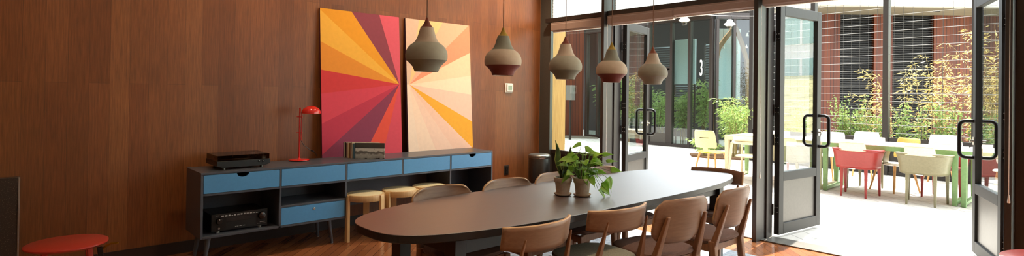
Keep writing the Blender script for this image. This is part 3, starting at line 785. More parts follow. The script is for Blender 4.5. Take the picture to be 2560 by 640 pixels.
def pendant(loc, mats, label):
    r = root('pendant_lamp', loc, label, 'pendant lamp', 'spinning top pendant lamps over the dining table')
    for nm, z0, z1, m in (('lower_band', 0, .059, mats[0]), ('middle_band', .059, .151, mats[1]), ('upper_band', .151, .232, mats[2]), ('cap', .232, .283, mats[3])):
        bm = BM(); lathe(bm, band(z0, z1), 56); obj(nm, bm, m, r, smooth=True)
    bm = BM(); lathe(bm, [(.061, 0), (.059, .001), (.058, .01), (.07, .035), (.09, .055), (.05, .12), (.001, .13)], 48); obj('reflector', bm, m_white, r, smooth=True)
    bm = BM(); lathe(bm, [(.001, .03), (.02, .034), (.03, .05), (.026, .07), (.014, .09), (.014, .12)], 20); obj('bulb', bm, m_white, r, smooth=True)
    bm = BM(); tube(bm, [(0, 0, .281), (0, 0, ZC - loc[2] - .02)], .0028, 8); obj('cord', bm, plain('brown textile cord', '#7a5a44', .8), r)
    bm = BM(); lathe(bm, [(.05, ZC - loc[2]), (.05, ZC - loc[2] - .02), (.003, ZC - loc[2] - .024)], 24); obj('ceiling_rose', bm, mats[2], r, smooth=True)
pendant((-2.436, 1.648, 1.5145), schemeA, 'pendant lamp nearest the camera, with a rust cap and grey bowl')
pendant((-2.440, 2.190, 1.5125), schemeB, 'pendant lamp with ochre cap and maroon rim hanging before the wood wall')
pendant((-2.452, 2.757, 1.506), schemeA, 'pendant lamp with a rust cap hanging before the fixed window')
pendant((-2.400, 3.188, 1.495), schemeB, 'pendant lamp with ochre cap and maroon rim hanging before the left door')
pendant((-2.345, 3.624, 1.491), schemeC, 'smallest looking pendant lamp, farthest along the row, with rust cap')

# ---------- potted plants on the table
def pot(loc, label, s=1.):
    r = root('potted_plant', loc, label, 'plant')
    bm = BM(); lathe(bm, [(.001, .004), (.052, .004), (.056, .008), (.058, .016), (.054, .016), (.05, .010), (.001, .009)], 40); obj('saucer', bm, m_terra, r, smooth=True)
    bm = BM(); lathe(bm, [(.001, .010), (.041, .010), (.043, .013), (.0525, .088), (.057, .088), (.0595, .092), (.0595, .118), (.057, .120), (.053, .119), (.052, .100)], 40)
    obj('pot', bm, m_terra, r, smooth=True)
    bm = BM(); lathe(bm, [(.052, .106), (.03, .109), (.001, .110)], 24); obj('soil', bm, m_soil, r, smooth=True)
    return r
p1 = pot((-2.452, 2.747, .740), 'snake plant with upright pointed leaves in a clay pot on the table')
def blade(bm, base, top, w, twist, bend, n=14):
    base, top = V(base), V(top); d = (top - base)
    for i in range(n + 1):
        pass
    rows = []
    side0 = V((cos(twist), sin(twist), 0)); nrm = V((-sin(twist), cos(twist), 0))
    for i in range(n + 1):
        t = i / n
        c = base + d * t + nrm * bend * (t * t) + side0 * (.006 * sin(t * 9 + twist))
        ww = w * (.55 + .9 * t - .1) * (1 if t < .45 else 1) if t < .45 else w * (.86 + .1) * (1 - ((t - .45) / .55) ** 1.8)
        ww = max(ww, .0012)
        rows.append([bm.verts.new(c + side0 * ww * k + nrm * (.25 * ww * (abs(k)))) for k in (-1, -.8, 0, .8, 1)])
    for a, b in zip(rows, rows[1:]):
        for k in range(4):
            f = bm.faces.new((a[k], a[k + 1], b[k + 1], b[k])); f.material_index = 1 if k in (0, 3) else 0
bm = BM()
for (bx_, by_, tx, ty, tz, w, tw, bd) in ((-.01, -.01, -.040, -.030, .36, .021, .6, .01), (.012, .0, .030, .035, .325, .024, .75, -.012), (0, .015, -.018, -.02, .235, .017, 1.0, .02), (-.015, .01, -.03, .0, .20, .017, .4, -.01), (.01, -.015, .02, .015, .21, .016, 1.3, .02), (.0, .0, .0, .02, .27, .018, .2, .01)):
    blade(bm, (bx_, by_, .107), (tx, ty, tz), w, tw + .3, bd)
obj('leaves', bm, [m_snake, leaf_mat('snake margin', '#9aa84e', '#b9be6a', .1)], p1, smooth=True, solid=.0018)
p2 = pot((-2.352, 2.825, .740), 'leafy trailing pothos in a clay pot on the table')
def heart(bm, c, d, nrm, ln, wd, droop):
    """heart shaped leaf starting at c going along d"""
    d = d.normalized(); s = d.cross(nrm).normalized(); nrm = s.cross(d)
    rows = []
    n = 9
    for i in range(n + 1):
        t = i / n
        w = wd * (sin(pi * min(1, t * 1.0 + .16) ** .72) if t < .999 else 0)
        w = max(w, .0004)
        p = c + d * (ln * t) - V((0, 0, 1)) * droop * t * t
        rows.append([bm.verts.new(p + s * w * k + nrm * abs(k) * w * .28) for k in (-1, -.55, 0, .55, 1)])
    for a, b in zip(rows, rows[1:]):
        for k in range(4): bm.faces.new((a[k], a[k + 1], b[k + 1], b[k]))
random.seed(11)
lb_, sb_ = BM(), BM()
e_ = V((.68, .733, 0)); fwd = V((-.733, .68, 0))
spec = []
for i in range(44):
    a = random.uniform(0, 2 * pi); rr = random.uniform(.02, .105) ; zz = .135 + random.uniform(0, .16) * (1 - (rr / .2) ** 2)
    spec.append((a, rr, zz, random.uniform(.055, .085)))
for (u, w_, z) in ((-.01, 0, .335), (.02, .02, .30), (-.055, 0, .28), (-.10, -.03, .20), (.13, -.02, .265), (.16, 0, .22), (.185, 0, .165), (.165, .01, .12), (.13, -.04, .1), (.12, 0, .06), (.10, -.05, .045), (-.09, -.04, .24), (.06, -.06, .26), (.0, -.07, .24)):
    p = e_ * u + fwd * w_; spec.append((math.atan2(p.y, p.x), p.length, z, random.uniform(.075, .095)))
for a, rr, zz, ln in spec:
    out = V((cos(a), sin(a), 0)); c = V((0, 0, zz)) + out * rr
    b0 = V((cos(a) * .02, sin(a) * .02, .107)); mid = (b0 + c) / 2 + V((0, 0, .05)) + out * .01
    tube(sb_, [b0, mid, c], .0018, 5)
    dirv = out + V((random.uniform(-.5, .5), random.uniform(-.5, .5), random.uniform(-.35, .5) if zz > .15 else -1.0))
    nr = V((random.uniform(-.35, .35), random.uniform(-.35, .35), 1)) - fwd * .5
    heart(lb_, c, dirv, nr.normalized(), ln, ln * .36, .02)
obj('leaves', lb_, m_pothos, p2, smooth=True, solid=.0006); obj('stems', sb_, m_stemg, p2, smooth=True)

# ---------- left foreground: granite block and red stool
gb = root('granite_counter', (-5.36, -.70, 0), 'dark speckled granite counter end with a metal edge at the left border', 'counter')
bx('body', m_gran, gb, -.065, 0, -1.2, .822, 0, .755); bx('edge_trim', m_steel, gb, -.05, .004, .822, .832, 0, .755, bevel=.001)
def red_stool(loc, R, zt, label, nm='side_table'):
    r = root(nm, loc, label, 'side table', 'round red side tables')
    bm = BM(); lathe(bm, [(.001, zt), (R - .008, zt), (R, zt - .004), (R, zt - .012), (R - .03, zt - .028), (.001, zt - .03)], 72); obj('tabletop', bm, m_red, r, smooth=True)
    for a in range(4):
        t = a * pi / 2 + .75
        bm = BM(); bar(bm, (cos(t) * R * .72, sin(t) * R * .72, zt - .028), (cos(t) * R * .95, sin(t) * R * .95, 0), .03, .03, .022, .022); obj('leg', bm, m_red, r, bevel=.005)
    return r
rs = red_stool((-4.39, .331, 0), .21, .45, 'round red side table in the left foreground by the granite counter')
bm = BM(); tube(bm, [(.135, .165, .405), (.15, .185, .43), (.168, .205, .442), (.195, .235, .446)], [.008, .008, .006, .005], 10); h = obj('hook', bm, plain('brass hook', '#b98a2a', .3, 1.), rs, smooth=True)
bm = BM(); bar(bm, (.13, .15, .42), (.14, .17, .25), .03, .03, .02, .02); obj('bracket', bm, m_blackm, rs, bevel=.003)
red_stool((-.135, 4.62, 0), .33, .45, 'round red side table at the lower right edge by the right door')

# ================================================================== OUTSIDE
# golden board jamb just outside the fixed window
bm = BM(); box(bm, -6.6, -5.28, 5.70, 5.935, 0, 4.2); box(bm, -5.6, -5.28, 5.645, 5.70, 0, 4.2)
struct(obj('wall_outer', bm, planks('golden boards', 'ZX', ['#b98542', '#cf9c52', '#c28f48'], .14, 6, .55, .004, grain=.5)))
bm = BM(); box(bm, -5.28, -5.27, 5.645, 5.933, 0, 4.2); struct(obj('trim_16', bm, m_clady))

EA = math.atan2(.733, .68)
# ---------- trellis fence with wire grid
FB = V((-3.817, 12.187, 0)); fdir = V((.994, -.106, 0)).normalized(); FR = math.atan2(fdir.y, fdir.x)
tf = root('trellis_fence', FB, 'dark steel trellis fence with a wire grid along the far side of the patio', 'fence', None, FR)
PX = [-.36 - 1.33 * k for k in range(1, -1, -1)] + [.952, 2.265, 3.575]
for x in PX:
    bx('post', m_fence, tf, x, x + .09, -.02, .10, 0, 3.9, bevel=.004)
for x in PX[:-1]:
    bx('kick_panel', m_fence, tf, x + .09, x + 1.313, .03, .05, .05, .62)
    bx('rail', m_fence, tf, x + .09, x + 1.313, .01, .07, .62, .695); bx('rail', m_fence, tf, x + .09, x + 1.313, .01, .07, .0, .06)
    bm = BM(); z = .78
    while z < 3.9: tube(bm, [(x + .09, .04, z), (x + 1.313, .04, z)], .0034, 6); z += .1455
    obj('horizontal_wires', bm, m_wire, tf); bm = BM()
    k = .07
    while k < 1.22: tube(bm, [(x + .09 + k, .046, .695), (x + .09 + k, .046, 3.9)], .0026, 6); k += .148
    obj('vertical_wires', bm, m_wire_shade, tf)

# ---------- building with cladding and louvres behind the fence (rotated frame)
def back_building():
    r = root('clad_building', (fw.x * 18.4, fw.y * 18.4, 0), 'building with red board cladding, dark louvres and a pale concrete edge behind the fence', 'building', None, EA)
    segs = [(8.7, 10.88, 0), (10.88, 12.0, 1), (12.0, 12.62, 0), (12.62, 13.99, 1), (13.99, 18.5, 0)]
    for x0, x1, k in segs:
        if k == 0:
            bx('cladding', m_clad, r, x0, x1, 0, .2, 0, 4.22, bevel=0)
        else:
            bx('louvre_back', m_black, r, x0, x1, .14, .2, 0, 4.22, bevel=0)
            bm = BM(); z = .05
            while z < 4.15:
                prism(bm, [(.02, z), (.10, z + .05), (.10, z + .058), (.02, z + .010)], 'x', x0 + .02, x1 - .02); z += .0755
            obj('louvre', bm, m_louv, r)
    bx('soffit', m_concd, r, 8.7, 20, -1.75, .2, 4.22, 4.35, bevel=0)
    bx('parapet', m_conc, r, 8.7, 20, -1.85, -1.6, 4.20, 6.2, bevel=0)
    bx('vent', m_black, r, 13.3, 13.5, -.9, -.86, 4.195, 4.21, bevel=0)
back_building()

# ---------- storefront: two glazed runs with dark mullions
def storefront(loc, rz, mull, zt, label, soffit=True):
    r = root('storefront', loc, label, 'storefront', None, rz)
    L0, L1 = mull[0], mull[-1]
    for x in mull: bx('mullion', m_dark, r, x - .035, x + .035, -.06, .08, 0, zt, bevel=0)
    bx('header', m_dark, r, L0, L1, -.08, .08, zt, zt + .16, bevel=0); bx('sill', m_dark, r, L0, L1, -.05, .07, 0, .09, bevel=0)
    for x0, x1 in zip(mull, mull[1:]): bx('pane', m_glass_far, r, x0 + .035, x1 - .035, 0, .01, .09, zt, bevel=0)
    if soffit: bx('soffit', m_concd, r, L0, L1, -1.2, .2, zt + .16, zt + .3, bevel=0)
    bx('upper_wall', m_conc, r, L0, L1, -.1, .3, zt + .3, zt + 1.0, bevel=0)
    return r
s1 = storefront((-7.193, 13.9, 0), 0, [-1.90, -1.18, -.62, 0], 3.48, 'glazed shop front with dark mullions across the patio')
bx('door_panel', m_grey, s1, -1.87, -1.22, -.03, .03, .09, .36)
bx('door_rail', m_dark, s1, -1.87, -1.22, -.05, .05, 2.15, 2.24); bx('door_stile', m_dark, s1, -1.34, -1.22, -.05, .05, .09, 2.2)
s2 = storefront((-7.145, 13.952, 0), EA, [.07, .52, 1.0, 1.62, 2.6], 3.48, 'angled glazed shop front with a wooden arch inside', False)
s3 = storefront((-12.10, 14.72, 0), math.atan2(-.72, 3.0), [0, .6, 1.25, 1.9, 2.5, 2.95], 3.48, 'shop front run with bamboo behind its glass, seen through the left door', False)
# interior backing of the shop
bm = BM(); box(bm, -20, -7.4, 17.6, 17.8, 0, 4.4); struct(obj('shop_back_wall', bm, plain('shop wall', '#3d4144', .8)))
bm = BM(); box(bm, -20, -7.4, 15.3, 17.6, 4.0, 4.2); struct(obj('shop_ceiling', bm, plain('shop ceiling', '#2b2825', .8)))
# pale slabs put in as sky reflections, and louvre screens seen in the glass
def slabthing(nm, loc, rz, w, z0, z1, m, label, cat, louv=False):
    r = root(nm, loc, label, cat, None, rz)
    if louv:
        bm = BM(); z = z0
        while z < z1: prism(bm, [(0, z), (.05, z + .03), (.05, z + .036), (0, z + .006)], 'x', 0, w); z += .07
        obj('slats', bm, m, r); bx('frame', m_dark, r, -.03, 0, -.01, .06, z0 - .02, z1 + .02, bevel=0); bx('frame', m_dark, r, w, w + .03, -.01, .06, z0 - .02, z1 + .02, bevel=0)
        bx('leg', m_dark, r, 0, .03, 0, .05, 0, z0, bevel=0); bx('leg', m_dark, r, w - .03, w, 0, .05, 0, z0, bevel=0)
    else:
        bx('panel', m, r, 0, w, 0, .08, z0, z1); bx('leg', m_dark, r, .0, .03, .01, .05, 0, z0, bevel=0); bx('leg', m_dark, r, w - .03, w, .01, .05, 0, z0, bevel=0)
m_reflect = plain('pale reflection panel', '#dcecf2', .6)  # sky mirrored in the shop glass, put into the panel colour
m_slat = plain('aluminium slats', '#8b9092', .4, .4)
slabthing('reflection_panel', (-8.50, 14.04, 0), 0, .75, 1.75, 3.0, m_reflect, 'pale reflection panel added behind the shop glass, above the tall grasses', 'panel')
slabthing('slatted_screen', (-7.80, 14.7, 0), 0, .42, .9, 2.9, m_slat, 'slatted metal screen behind the shop glass', 'screen', True)
slabthing('slatted_screen', (-8.62, 14.5, 0), 0, .7, .5, 1.72, m_slat, 'slatted metal screen below the pale reflection panel', 'screen', True)
slabthing('slatted_screen', (-9.9, 14.9, 0), 0, .9, 1.9, 2.9, m_slat, 'slatted metal screen above the shop door', 'screen', True)
slabthing('reflection_panel', (-7.145 + .2 * .68 - .62 * .733, 13.952 + .2 * .733 + .62 * .68, 0), EA, .75, 1.35, 3.3, m_reflect, 'pale reflection panel added behind the wooden arch', 'panel')
# the number 3 on a short blade sign
sg = root('number_sign', (-7.455, 13.86, 2.16), 'white number 3 sign on the shop front glass', 'sign', None, 0)
text('numeral', '3', .62, plain('sign white', '#f4f4f2', .5), sg, (0, -.02, 0), (pi / 2, 0, 0), .008, sx=.32)
bx('bracket', m_dark, sg, -.02, .02, -.01, .04, -.02, .02)
# wooden arch inside the angled run
ar = root('wooden_arch', (-7.193 + .13 * .68, 13.9 + .13 * .733, 0), 'curved timber arch standing inside the angled shop front', 'arch', None, EA)
m_arch = wood('arch timber', '#b5825a', '#cfa078', 2, .55)
def flat(bm, pts, w, d):
    vs = []
    for i, p in enumerate(pts):
        p = V(p); q = V(pts[min(i + 1, len(pts) - 1)]) - V(pts[max(i - 1, 0)]); q.normalize(); n_ = V((q.z, 0, -q.x))
        vs.append([bm.verts.new(p + n_ * (s * w) + V((0, t * d, 0))) for s, t in ((-1, -1), (1, -1), (1, 1), (-1, 1))])
    for a, b in zip(vs, vs[1:]):
        for k in range(4): bm.faces.new((a[k], a[(k + 1) % 4], b[(k + 1) % 4], b[k]))
    bm.faces.new(vs[0][::-1]); bm.faces.new(vs[-1])
bm = BM(); flat(bm, [(.10, .34, 0), (.10, .34, 1.2), (.105, .34, 2.0), (.12, .34, 2.5), (.19, .34, 2.75), (.36, .34, 3.0), (.52, .34, 3.2), (.60, .34, 3.38)], .055, .05); obj('post', bm, m_arch, ar, smooth=False)
bm = BM(); flat(bm, [(.60, .34, 3.38), (.68, .34, 3.2), (.82, .34, 2.85), (.95, .34, 2.4), (.99, .34, 1.9), (1.0, .34, 0)], .045, .05); obj('post', bm, m_arch, ar)
# small bell lamps hung inside
bl = None
for i, (x, z) in enumerate([(.23, 2.42), (.29, 2.58), (.37, 2.47), (.47, 2.73), (.72, 2.95), (.78, 3.1), (.86, 2.6), (1.12, 3.08), (1.10, 2.75), (1.2, 3.2)]):
    p = M.Rotation(EA, 4, 'Z') @ V((x, .42, 0)) + V((-7.193, 13.9, z))
    lab = 'small white bell lamp hanging inside the angled shop front by the arch'
    if bl is None:
        bl = root('bell_lamp', p, lab, 'bell lamp', 'bell lamps by the arch')
        bm = BM(); lathe(bm, [(.04, 0), (.036, .012), (.022, .05), (.012, .085), (.004, .10)], 16, caps=(True, True)); obj('shade', bm, m_white, bl, smooth=True)
        bm = BM(); tube(bm, [(0, 0, .1), (0, 0, .9)], .003, 5); obj('cord', bm, m_black, bl)
        o = bl
    else: o = copy_tree(bl)
    o.location = p
# red slat wall at far left, seen through the fixed window
r = root('slat_wall', (-13.6, 13.2, 0), 'red slatted timber wall across the patio, seen through the fixed window', 'wall cladding', None, EA)
bx('boards', m_clad, r, -2.0, 2.02, 0, .2, 0, 4.6, bevel=0)
pb = root('post_box', (-11.6, 13.3, 0), 'dark control post before the slatted timber wall', 'post')
bx('pole', m_black, pb, -.03, .03, -.03, .03, 0, 1.25); bx('box', plain('grey box', '#6d6b66', .5), pb, -.12, .12, -.08, .08, 1.25, 1.72)
bm = BM(); box(bm, -2.0, 2.4, -.95, -.05, 0, .03)
g_ = tag(obj('gravel_bed', bm, plain('gravel', '#6d665a', 1, 0, .2, .4, 60, .6)), 'gravel strip at the foot of the slatted wall', 'gravel', kind='stuff'); g_.location = (-13.6, 13.2, 0); g_.rotation_euler = (0, 0, EA)
bm = BM(); prism(bm, [(-.05, 0), (.3, -.45), (.9, -.6), (1.7, -.62), (1.75, .6), (.1, .6)], 'z', 0, .035)
g_ = tag(obj('mulch_bed', bm, plain('mulch', '#6b4f38', 1, 0, .2, .5, 60, .8)), 'brown mulch bed beneath the yellow green shrubs', 'mulch', kind='stuff'); g_.location = (-6.62, 11.98, 0); g_.rotation_euler = (0, 0, EA)

# ---------- plants outside
def leafcard(bm, c, d, nrm, ln, wd):
    d = d.normalized(); s = d.cross(nrm)
    if s.length < 1e-4: s = d.cross(V((1, 0, .3)))
    s.normalize()
    a, b_, t = c, c + d * ln * .45, c + d * ln
    v = [bm.verts.new(a), bm.verts.new(b_ + s * wd), bm.verts.new(t), bm.verts.new(b_ - s * wd)]
    bm.faces.new(v)
def rv3(): return V((random.gauss(0, 1), random.gauss(0, 1), random.gauss(0, 1))).normalized()
def bamboo(x, y, h, spread, n, m, label, seed, ln=.12, wd=.0085, lean=V((0, 0, 0)), dense=70, nm='bamboo'):
    random.seed(seed)
    r = root(nm, (x, y, 0), label, 'bamboo', 'plants around the patio')
    sb_, lf = BM(), BM()
    for i in range(n):
        a = random.uniform(0, 2 * pi); b0 = V((cos(a), sin(a), 0)) * random.uniform(0, spread * .3)
        hh = h * random.uniform(.7, 1.); tip = b0 + V((cos(a), sin(a), 0)) * spread * random.uniform(.3, 1) + lean * random.uniform(.6, 1.1); pts = []
        for k in range(9):
            t = k / 8; pts.append(b0 + (tip - b0) * t ** 2.2 + V((0, 0, hh * (t - .12 * t ** 5))))
        tube(sb_, pts, [.008 - .006 * k / 8 for k in range(9)], 5)
        for j in range(dense):
            t = random.uniform(.28, 1.) ** .8; k = min(7, int(t * 8)); p = pts[k].lerp(pts[k + 1], t * 8 - k)
            d = rv3(); d.z = d.z * .4 - .35
            q = p + V((d.x, d.y, d.z * .3)) * random.uniform(.0, .16)
            leafcard(lf, q, d, rv3(), ln * random.uniform(.6, 1.2), wd)
    obj('culms', sb_, m_stem, r, smooth=True); obj('leaves', lf, m, r)
def shrub(x, y, h, w, n, m, label, seed, ln=.055, wd=.018):
    random.seed(seed)
    r = root('shrub', (x, y, 0), label, 'shrub', 'plants around the patio')
    sb_, lf = BM(), BM()
    for i in range(n):
        a = random.uniform(0, 2 * pi); b0 = V((cos(a), sin(a), 0)) * w * .2
        tip = V((cos(a), sin(a), 0)) * w * random.uniform(.1, .9) + V((0, 0, h * random.uniform(.45, 1)))
        pts = [b0, b0.lerp(tip, .5) + rv3() * .05, tip]; tube(sb_, pts, [.006, .004, .002], 5)
        for j in range(62):
            t = random.uniform(.1, 1); p = (pts[0].lerp(pts[1], t * 2) if t < .5 else pts[1].lerp(pts[2], t * 2 - 1)) + rv3() * random.uniform(0, .11)
            leafcard(lf, p, rv3() + V((0, 0, .2)), rv3(), ln * random.uniform(.6, 1.2), wd)
    obj('branches', sb_, m_stem, r, smooth=True); obj('leaves', lf, m, r)
def fpos(s, off):  # along the fence s, behind it off
    n_ = V((-fdir.y, fdir.x, 0)); return FB + fdir * s + n_ * off
def bam(s, off, *a, **k): p = fpos(s, off); bamboo(p.x, p.y, *a, **k)
def shr(s, off, *a, **k): p = fpos(s, off); shrub(p.x, p.y, *a, **k)
L_ = fdir
bam(2.42, .9, 3.3, .42, 13, m_leafy, 'tallest golden bamboo clump behind the fence by the right door', 21, lean=V((-.25, 0, 0)))
bam(1.55, 1.0, 2.75, .5, 7, m_leafy, 'golden bamboo arching right of the fence post', 22, lean=V((.2, 0, 0)))
bam(1.2, 1.1, 2.6, .4, 5, m_leafy, 'golden bamboo just right of the fence post', 23, lean=V((.25, 0, 0)))
bam(.85, 1.0, 2.4, .55, 6, m_leafy, 'golden bamboo leaning left of the fence post', 24, lean=V((-.25, 0, 0)))
bam(2.1, 1.2, 2.3, .5, 7, m_leafy, 'golden bamboo behind the green shrub', 25)
bam(.35, 1.0, 1.5, .5, 7, m_leafy, 'low golden bamboo behind the left fence panel', 26)
shr(.12, .55, 1.5, .42, 34, m_leafg, 'green leafy shrub at the left end of the fence', 31)
shr(.6, .5, 1.35, .42, 34, m_leafg, 'green leafy shrub behind the left fence panel', 32)
shr(1.2, .5, 1.35, .35, 26, m_leafg, 'green leafy shrub right behind the fence post', 33)
shr(1.78, .5, 1.5, .33, 26, m_leafg, 'green leafy shrub before the dark louvre', 34)
shr(2.35, .55, 1.3, .42, 30, m_leafg, 'green leafy shrub at the right end of the fence', 35)
shr(-.75, .55, 1.35, .45, 28, m_leafg, 'green leafy shrub hidden behind the centre door', 36)
bamboo(-5.80, 12.42, 1.6, .42, 20, m_leafb, 'yellow green bamboo behind the beige table', 41, lean=V((.1, 0, 0)))
bamboo(-6.08, 12.72, 1.65, .4, 16, m_leafb, 'yellow green bamboo left of the fence end, set back', 42)
bamboo(-6.42, 12.15, .5, .3, 8, m_leafb, 'low yellow green bamboo beside the yellow chair', 43)
for i, (x, y, h, sp, lb) in enumerate([(-8.3, 14.42, 1.9, .26, 'tall feathery bamboo put in for shrubs mirrored in the shop glass, left'), (-7.72, 14.46, 2.3, .24, 'tall feathery bamboo put in for shrubs mirrored in the shop glass, right'),
        (-9.45, 15.0, 1.9, .4, 'bamboo put in for shrubs mirrored in the shop door glass'), (-10.3, 15.3, 2.3, .5, 'bamboo seen through the left door leaf'), (-11.0, 15.4, 2.4, .5, 'bamboo seen through the left door leaf, farther left'), (-11.9, 15.6, 2.2, .5, 'bamboo seen through the fixed window pane')]):
    bamboo(x, y, h, sp, 11, m_leafs, lb, 50 + i, .2, .016)  # clumps at the shop glass are put in for mirrored shrubs

# ---------- patio furniture
def patio_table(x0, x1, y0, y1, m, label):
    r = root('patio_table', (x0, y0, 0), label, 'patio table', 'patio tables')
    W, D_, zt = x1 - x0, y1 - y0, .745
    bx('tabletop', m_white if m is m_green else m_beige, r, 0, W, 0, D_, zt - .012, zt, bevel=.003)
    bx('apron', m, r, .0, W, .0, .03, zt - .075, zt - .012); bx('apron', m, r, .0, W, D_ - .03, D_, zt - .075, zt - .012)
    for x in (0, W - .07):
        for y in (0, D_ - .07):
            bm = BM(); bar(bm, (x + .035, y + .035, zt - .012), (x + .035, y + .035, 0), .07, .07, .055, .055); obj('leg', bm, m, r, bevel=.008)
        bx('foot_rail', m, r, x + .012, x + .058, .05, D_ - .05, .02, .06); bx('end_apron', m, r, x, x + .07, .03, D_ - .03, zt - .075, zt - .012)
    return r
patio_table(-2.985, -1.35, 9.27, 10.12, m_green, 'green framed patio table with a white top in view between the open doors')
patio_table(-1.325, .31, 9.27, 10.12, m_green, 'green framed patio table partly behind the right door')
t0 = patio_table(-4.56, -3.01, 9.30, 10.15, m_beige, 'beige framed patio table with green rear legs behind the centre post')
for c in kids(t0):
    if c.name.startswith('leg') and c.data.vertices[0].co.y > .4: c.data.materials.clear(); c.data.materials.append(m_green); c['label'] = 'green rear leg'

def armchair(m, mt):
    """moulded armchair; local +y front"""
    r = root('patio_armchair', (0, 0, 0), 'x', 'patio armchair', 'moulded patio armchairs')
    bm = BM(); slab(bm, [(-.02, .405), (0, .412), (0, .43), (-.02, .436)], .255, .235, 3.4, 56); obj('seat', bm, m, r, smooth=True)
    def f(u, v):
        a = rad(-205 + 230 * u)   # wraps from one arm round the back to the other
        e = abs(2 * u - 1)
        fl = 1 + .16 * v ** 1.6
        x = .26 * fl * math.copysign(abs(cos(a)) ** .55, cos(a)); y = .235 * fl * math.copysign(abs(sin(a)) ** .6, sin(a))
        z = .42 + (.265 - .03 * e ** 3) * v
        return (x, y, z)
    bm = BM(); grid(bm, f, 56, 8); obj('shell', bm, m, r, smooth=True, solid=.010)
    bm = BM(); tube(bm, [f(k / 56, 1) for k in range(57)], .013, 8); obj('rim', bm, m, r, smooth=True)
    def g(u, v):
        e = 2 * u - 1; z = .665 + .125 * v; hw = .17 - .012 * v ** 4
        return (e * hw, -.285 - .06 * v + .03 * e * e, z)
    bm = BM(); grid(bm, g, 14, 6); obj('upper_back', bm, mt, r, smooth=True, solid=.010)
    for s in (-1, 1):
        for yy, xx in ((.20, .215), (-.20, .15)):
            bm = BM(); bar(bm, (s * xx, yy * .97, .42), (s * (xx + .005), yy * 1.06, 0), .042, .042, .026, .028); obj('leg', bm, m, r, bevel=.008)
    bx('vent_slot', m_white, r, -.05, .03, -.255, -.245, .405, .415, bevel=0)
    return r
mc_r = plain('sun glare cream', '#ead9b8', .5)  # sun glare on the red and olive upper backs put into the colour
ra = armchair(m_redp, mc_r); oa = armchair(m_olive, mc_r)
ra.location = (-2.475, 9.17, 0); ra['label'] = 'red armchair with its back to the doorway at the green table'
oa.location = (-1.69, 9.17, 0); oa['label'] = 'olive armchair with its back to the doorway at the green table'
o = copy_tree(oa); o.location = (-2.58, 10.02, 0); o.rotation_euler = (0, 0, pi); o['label'] = 'olive armchair across the green table, behind the red armchair'
o = copy_tree(ra); o.location = (-1.62, 10.03, 0); o.rotation_euler = (0, 0, pi); o['label'] = 'red armchair across the green table, behind the olive armchair'
o = copy_tree(ra); o.location = (-4.05, 10.25, 0); o.rotation_euler = (0, 0, pi + .2); o['label'] = 'red armchair behind the beige chair near the centre post'
o = copy_tree(oa); o.location = (-3.4, 9.2, 0); o['label'] = 'olive armchair seen through the centre door glass'
def shellchair(mb, ms, ml, slot=True):
    """shell back on a neck, thin seat, splayed timber legs; local +y front"""
    r = root('patio_chair', (0, 0, 0), 'x', 'patio chair', 'shell back patio chairs')
    def f(u, v):
        e = 2 * u - 1; z = .50 + .31 * v; hw = .215 * (1 - .10 * v) * (1 - .10 * (2 * v - 1) ** 6)
        return (e * hw, -.225 - .07 * v + .035 * e * e, z)
    bm = BM(); grid(bm, f, 18, 12); bk = obj('backrest', bm, mb, r, smooth=True, solid=.012)
    if slot:
        bm = BM(); box(bm, -.085, .085, -.2750, -.255, .672, .682); obj('slot', bm, m_black, bk)
    bm = BM(); bar(bm, (0, -.19, .40), (0, -.232, .53), .11, .02, .09, .016); obj('neck', bm, mb, r, bevel=.004)
    bm = BM(); slab(bm, [(-.03, .402), (-.004, .41), (0, .418), (-.006, .425), (-.04, .428)], .225, .215, 2.9, 48); obj('seat', bm, ms, r, smooth=True)
    for s in (-1, 1):
        for yy in (-.15, .15):
            bm = BM(); tube(bm, [(s * .15, yy, .41), (s * .215, yy * 1.55, 0)], [.019, .012], 12); obj('leg', bm, ml, r, smooth=True)
    return r
yc = shellchair(plain('pale yellow shell', '#d8cb92', .45), plain('bright yellow seat', '#c6b524', .45), m_ply)
yc.location = (-4.87, 9.46, 0); yc.rotation_euler = (0, 0, -.05); yc['label'] = 'pale yellow shell chair with a slotted back left of the beige table'
wc = shellchair(m_white, m_white, m_ply, False)
wc.location = (-3.36, 10.63, 0); wc.rotation_euler = (0, 0, pi - .1); wc['label'] = 'white shell chair at the left end of the green table, by the door handle'
for x, y, rz, lb in ((-2.96, 11.2, pi, 'white shell chair across the green table behind the red armchair'), (-1.90, 11.5, pi, 'white shell chair across the green table behind the olive armchair'), (-.9, 10.4, pi, 'white shell chair glimpsed beside the right door handle')):
    o = copy_tree(wc); o.location = (x, y, 0); o.rotation_euler = (0, 0, rz); o['label'] = lb
y2 = shellchair(m_yellow, m_white, m_ply, False)
y2.location = (-2.23, 10.08, 0); y2.rotation_euler = (0, 0, pi - .55); y2['label'] = 'yellow shell chair with timber legs across the green table'
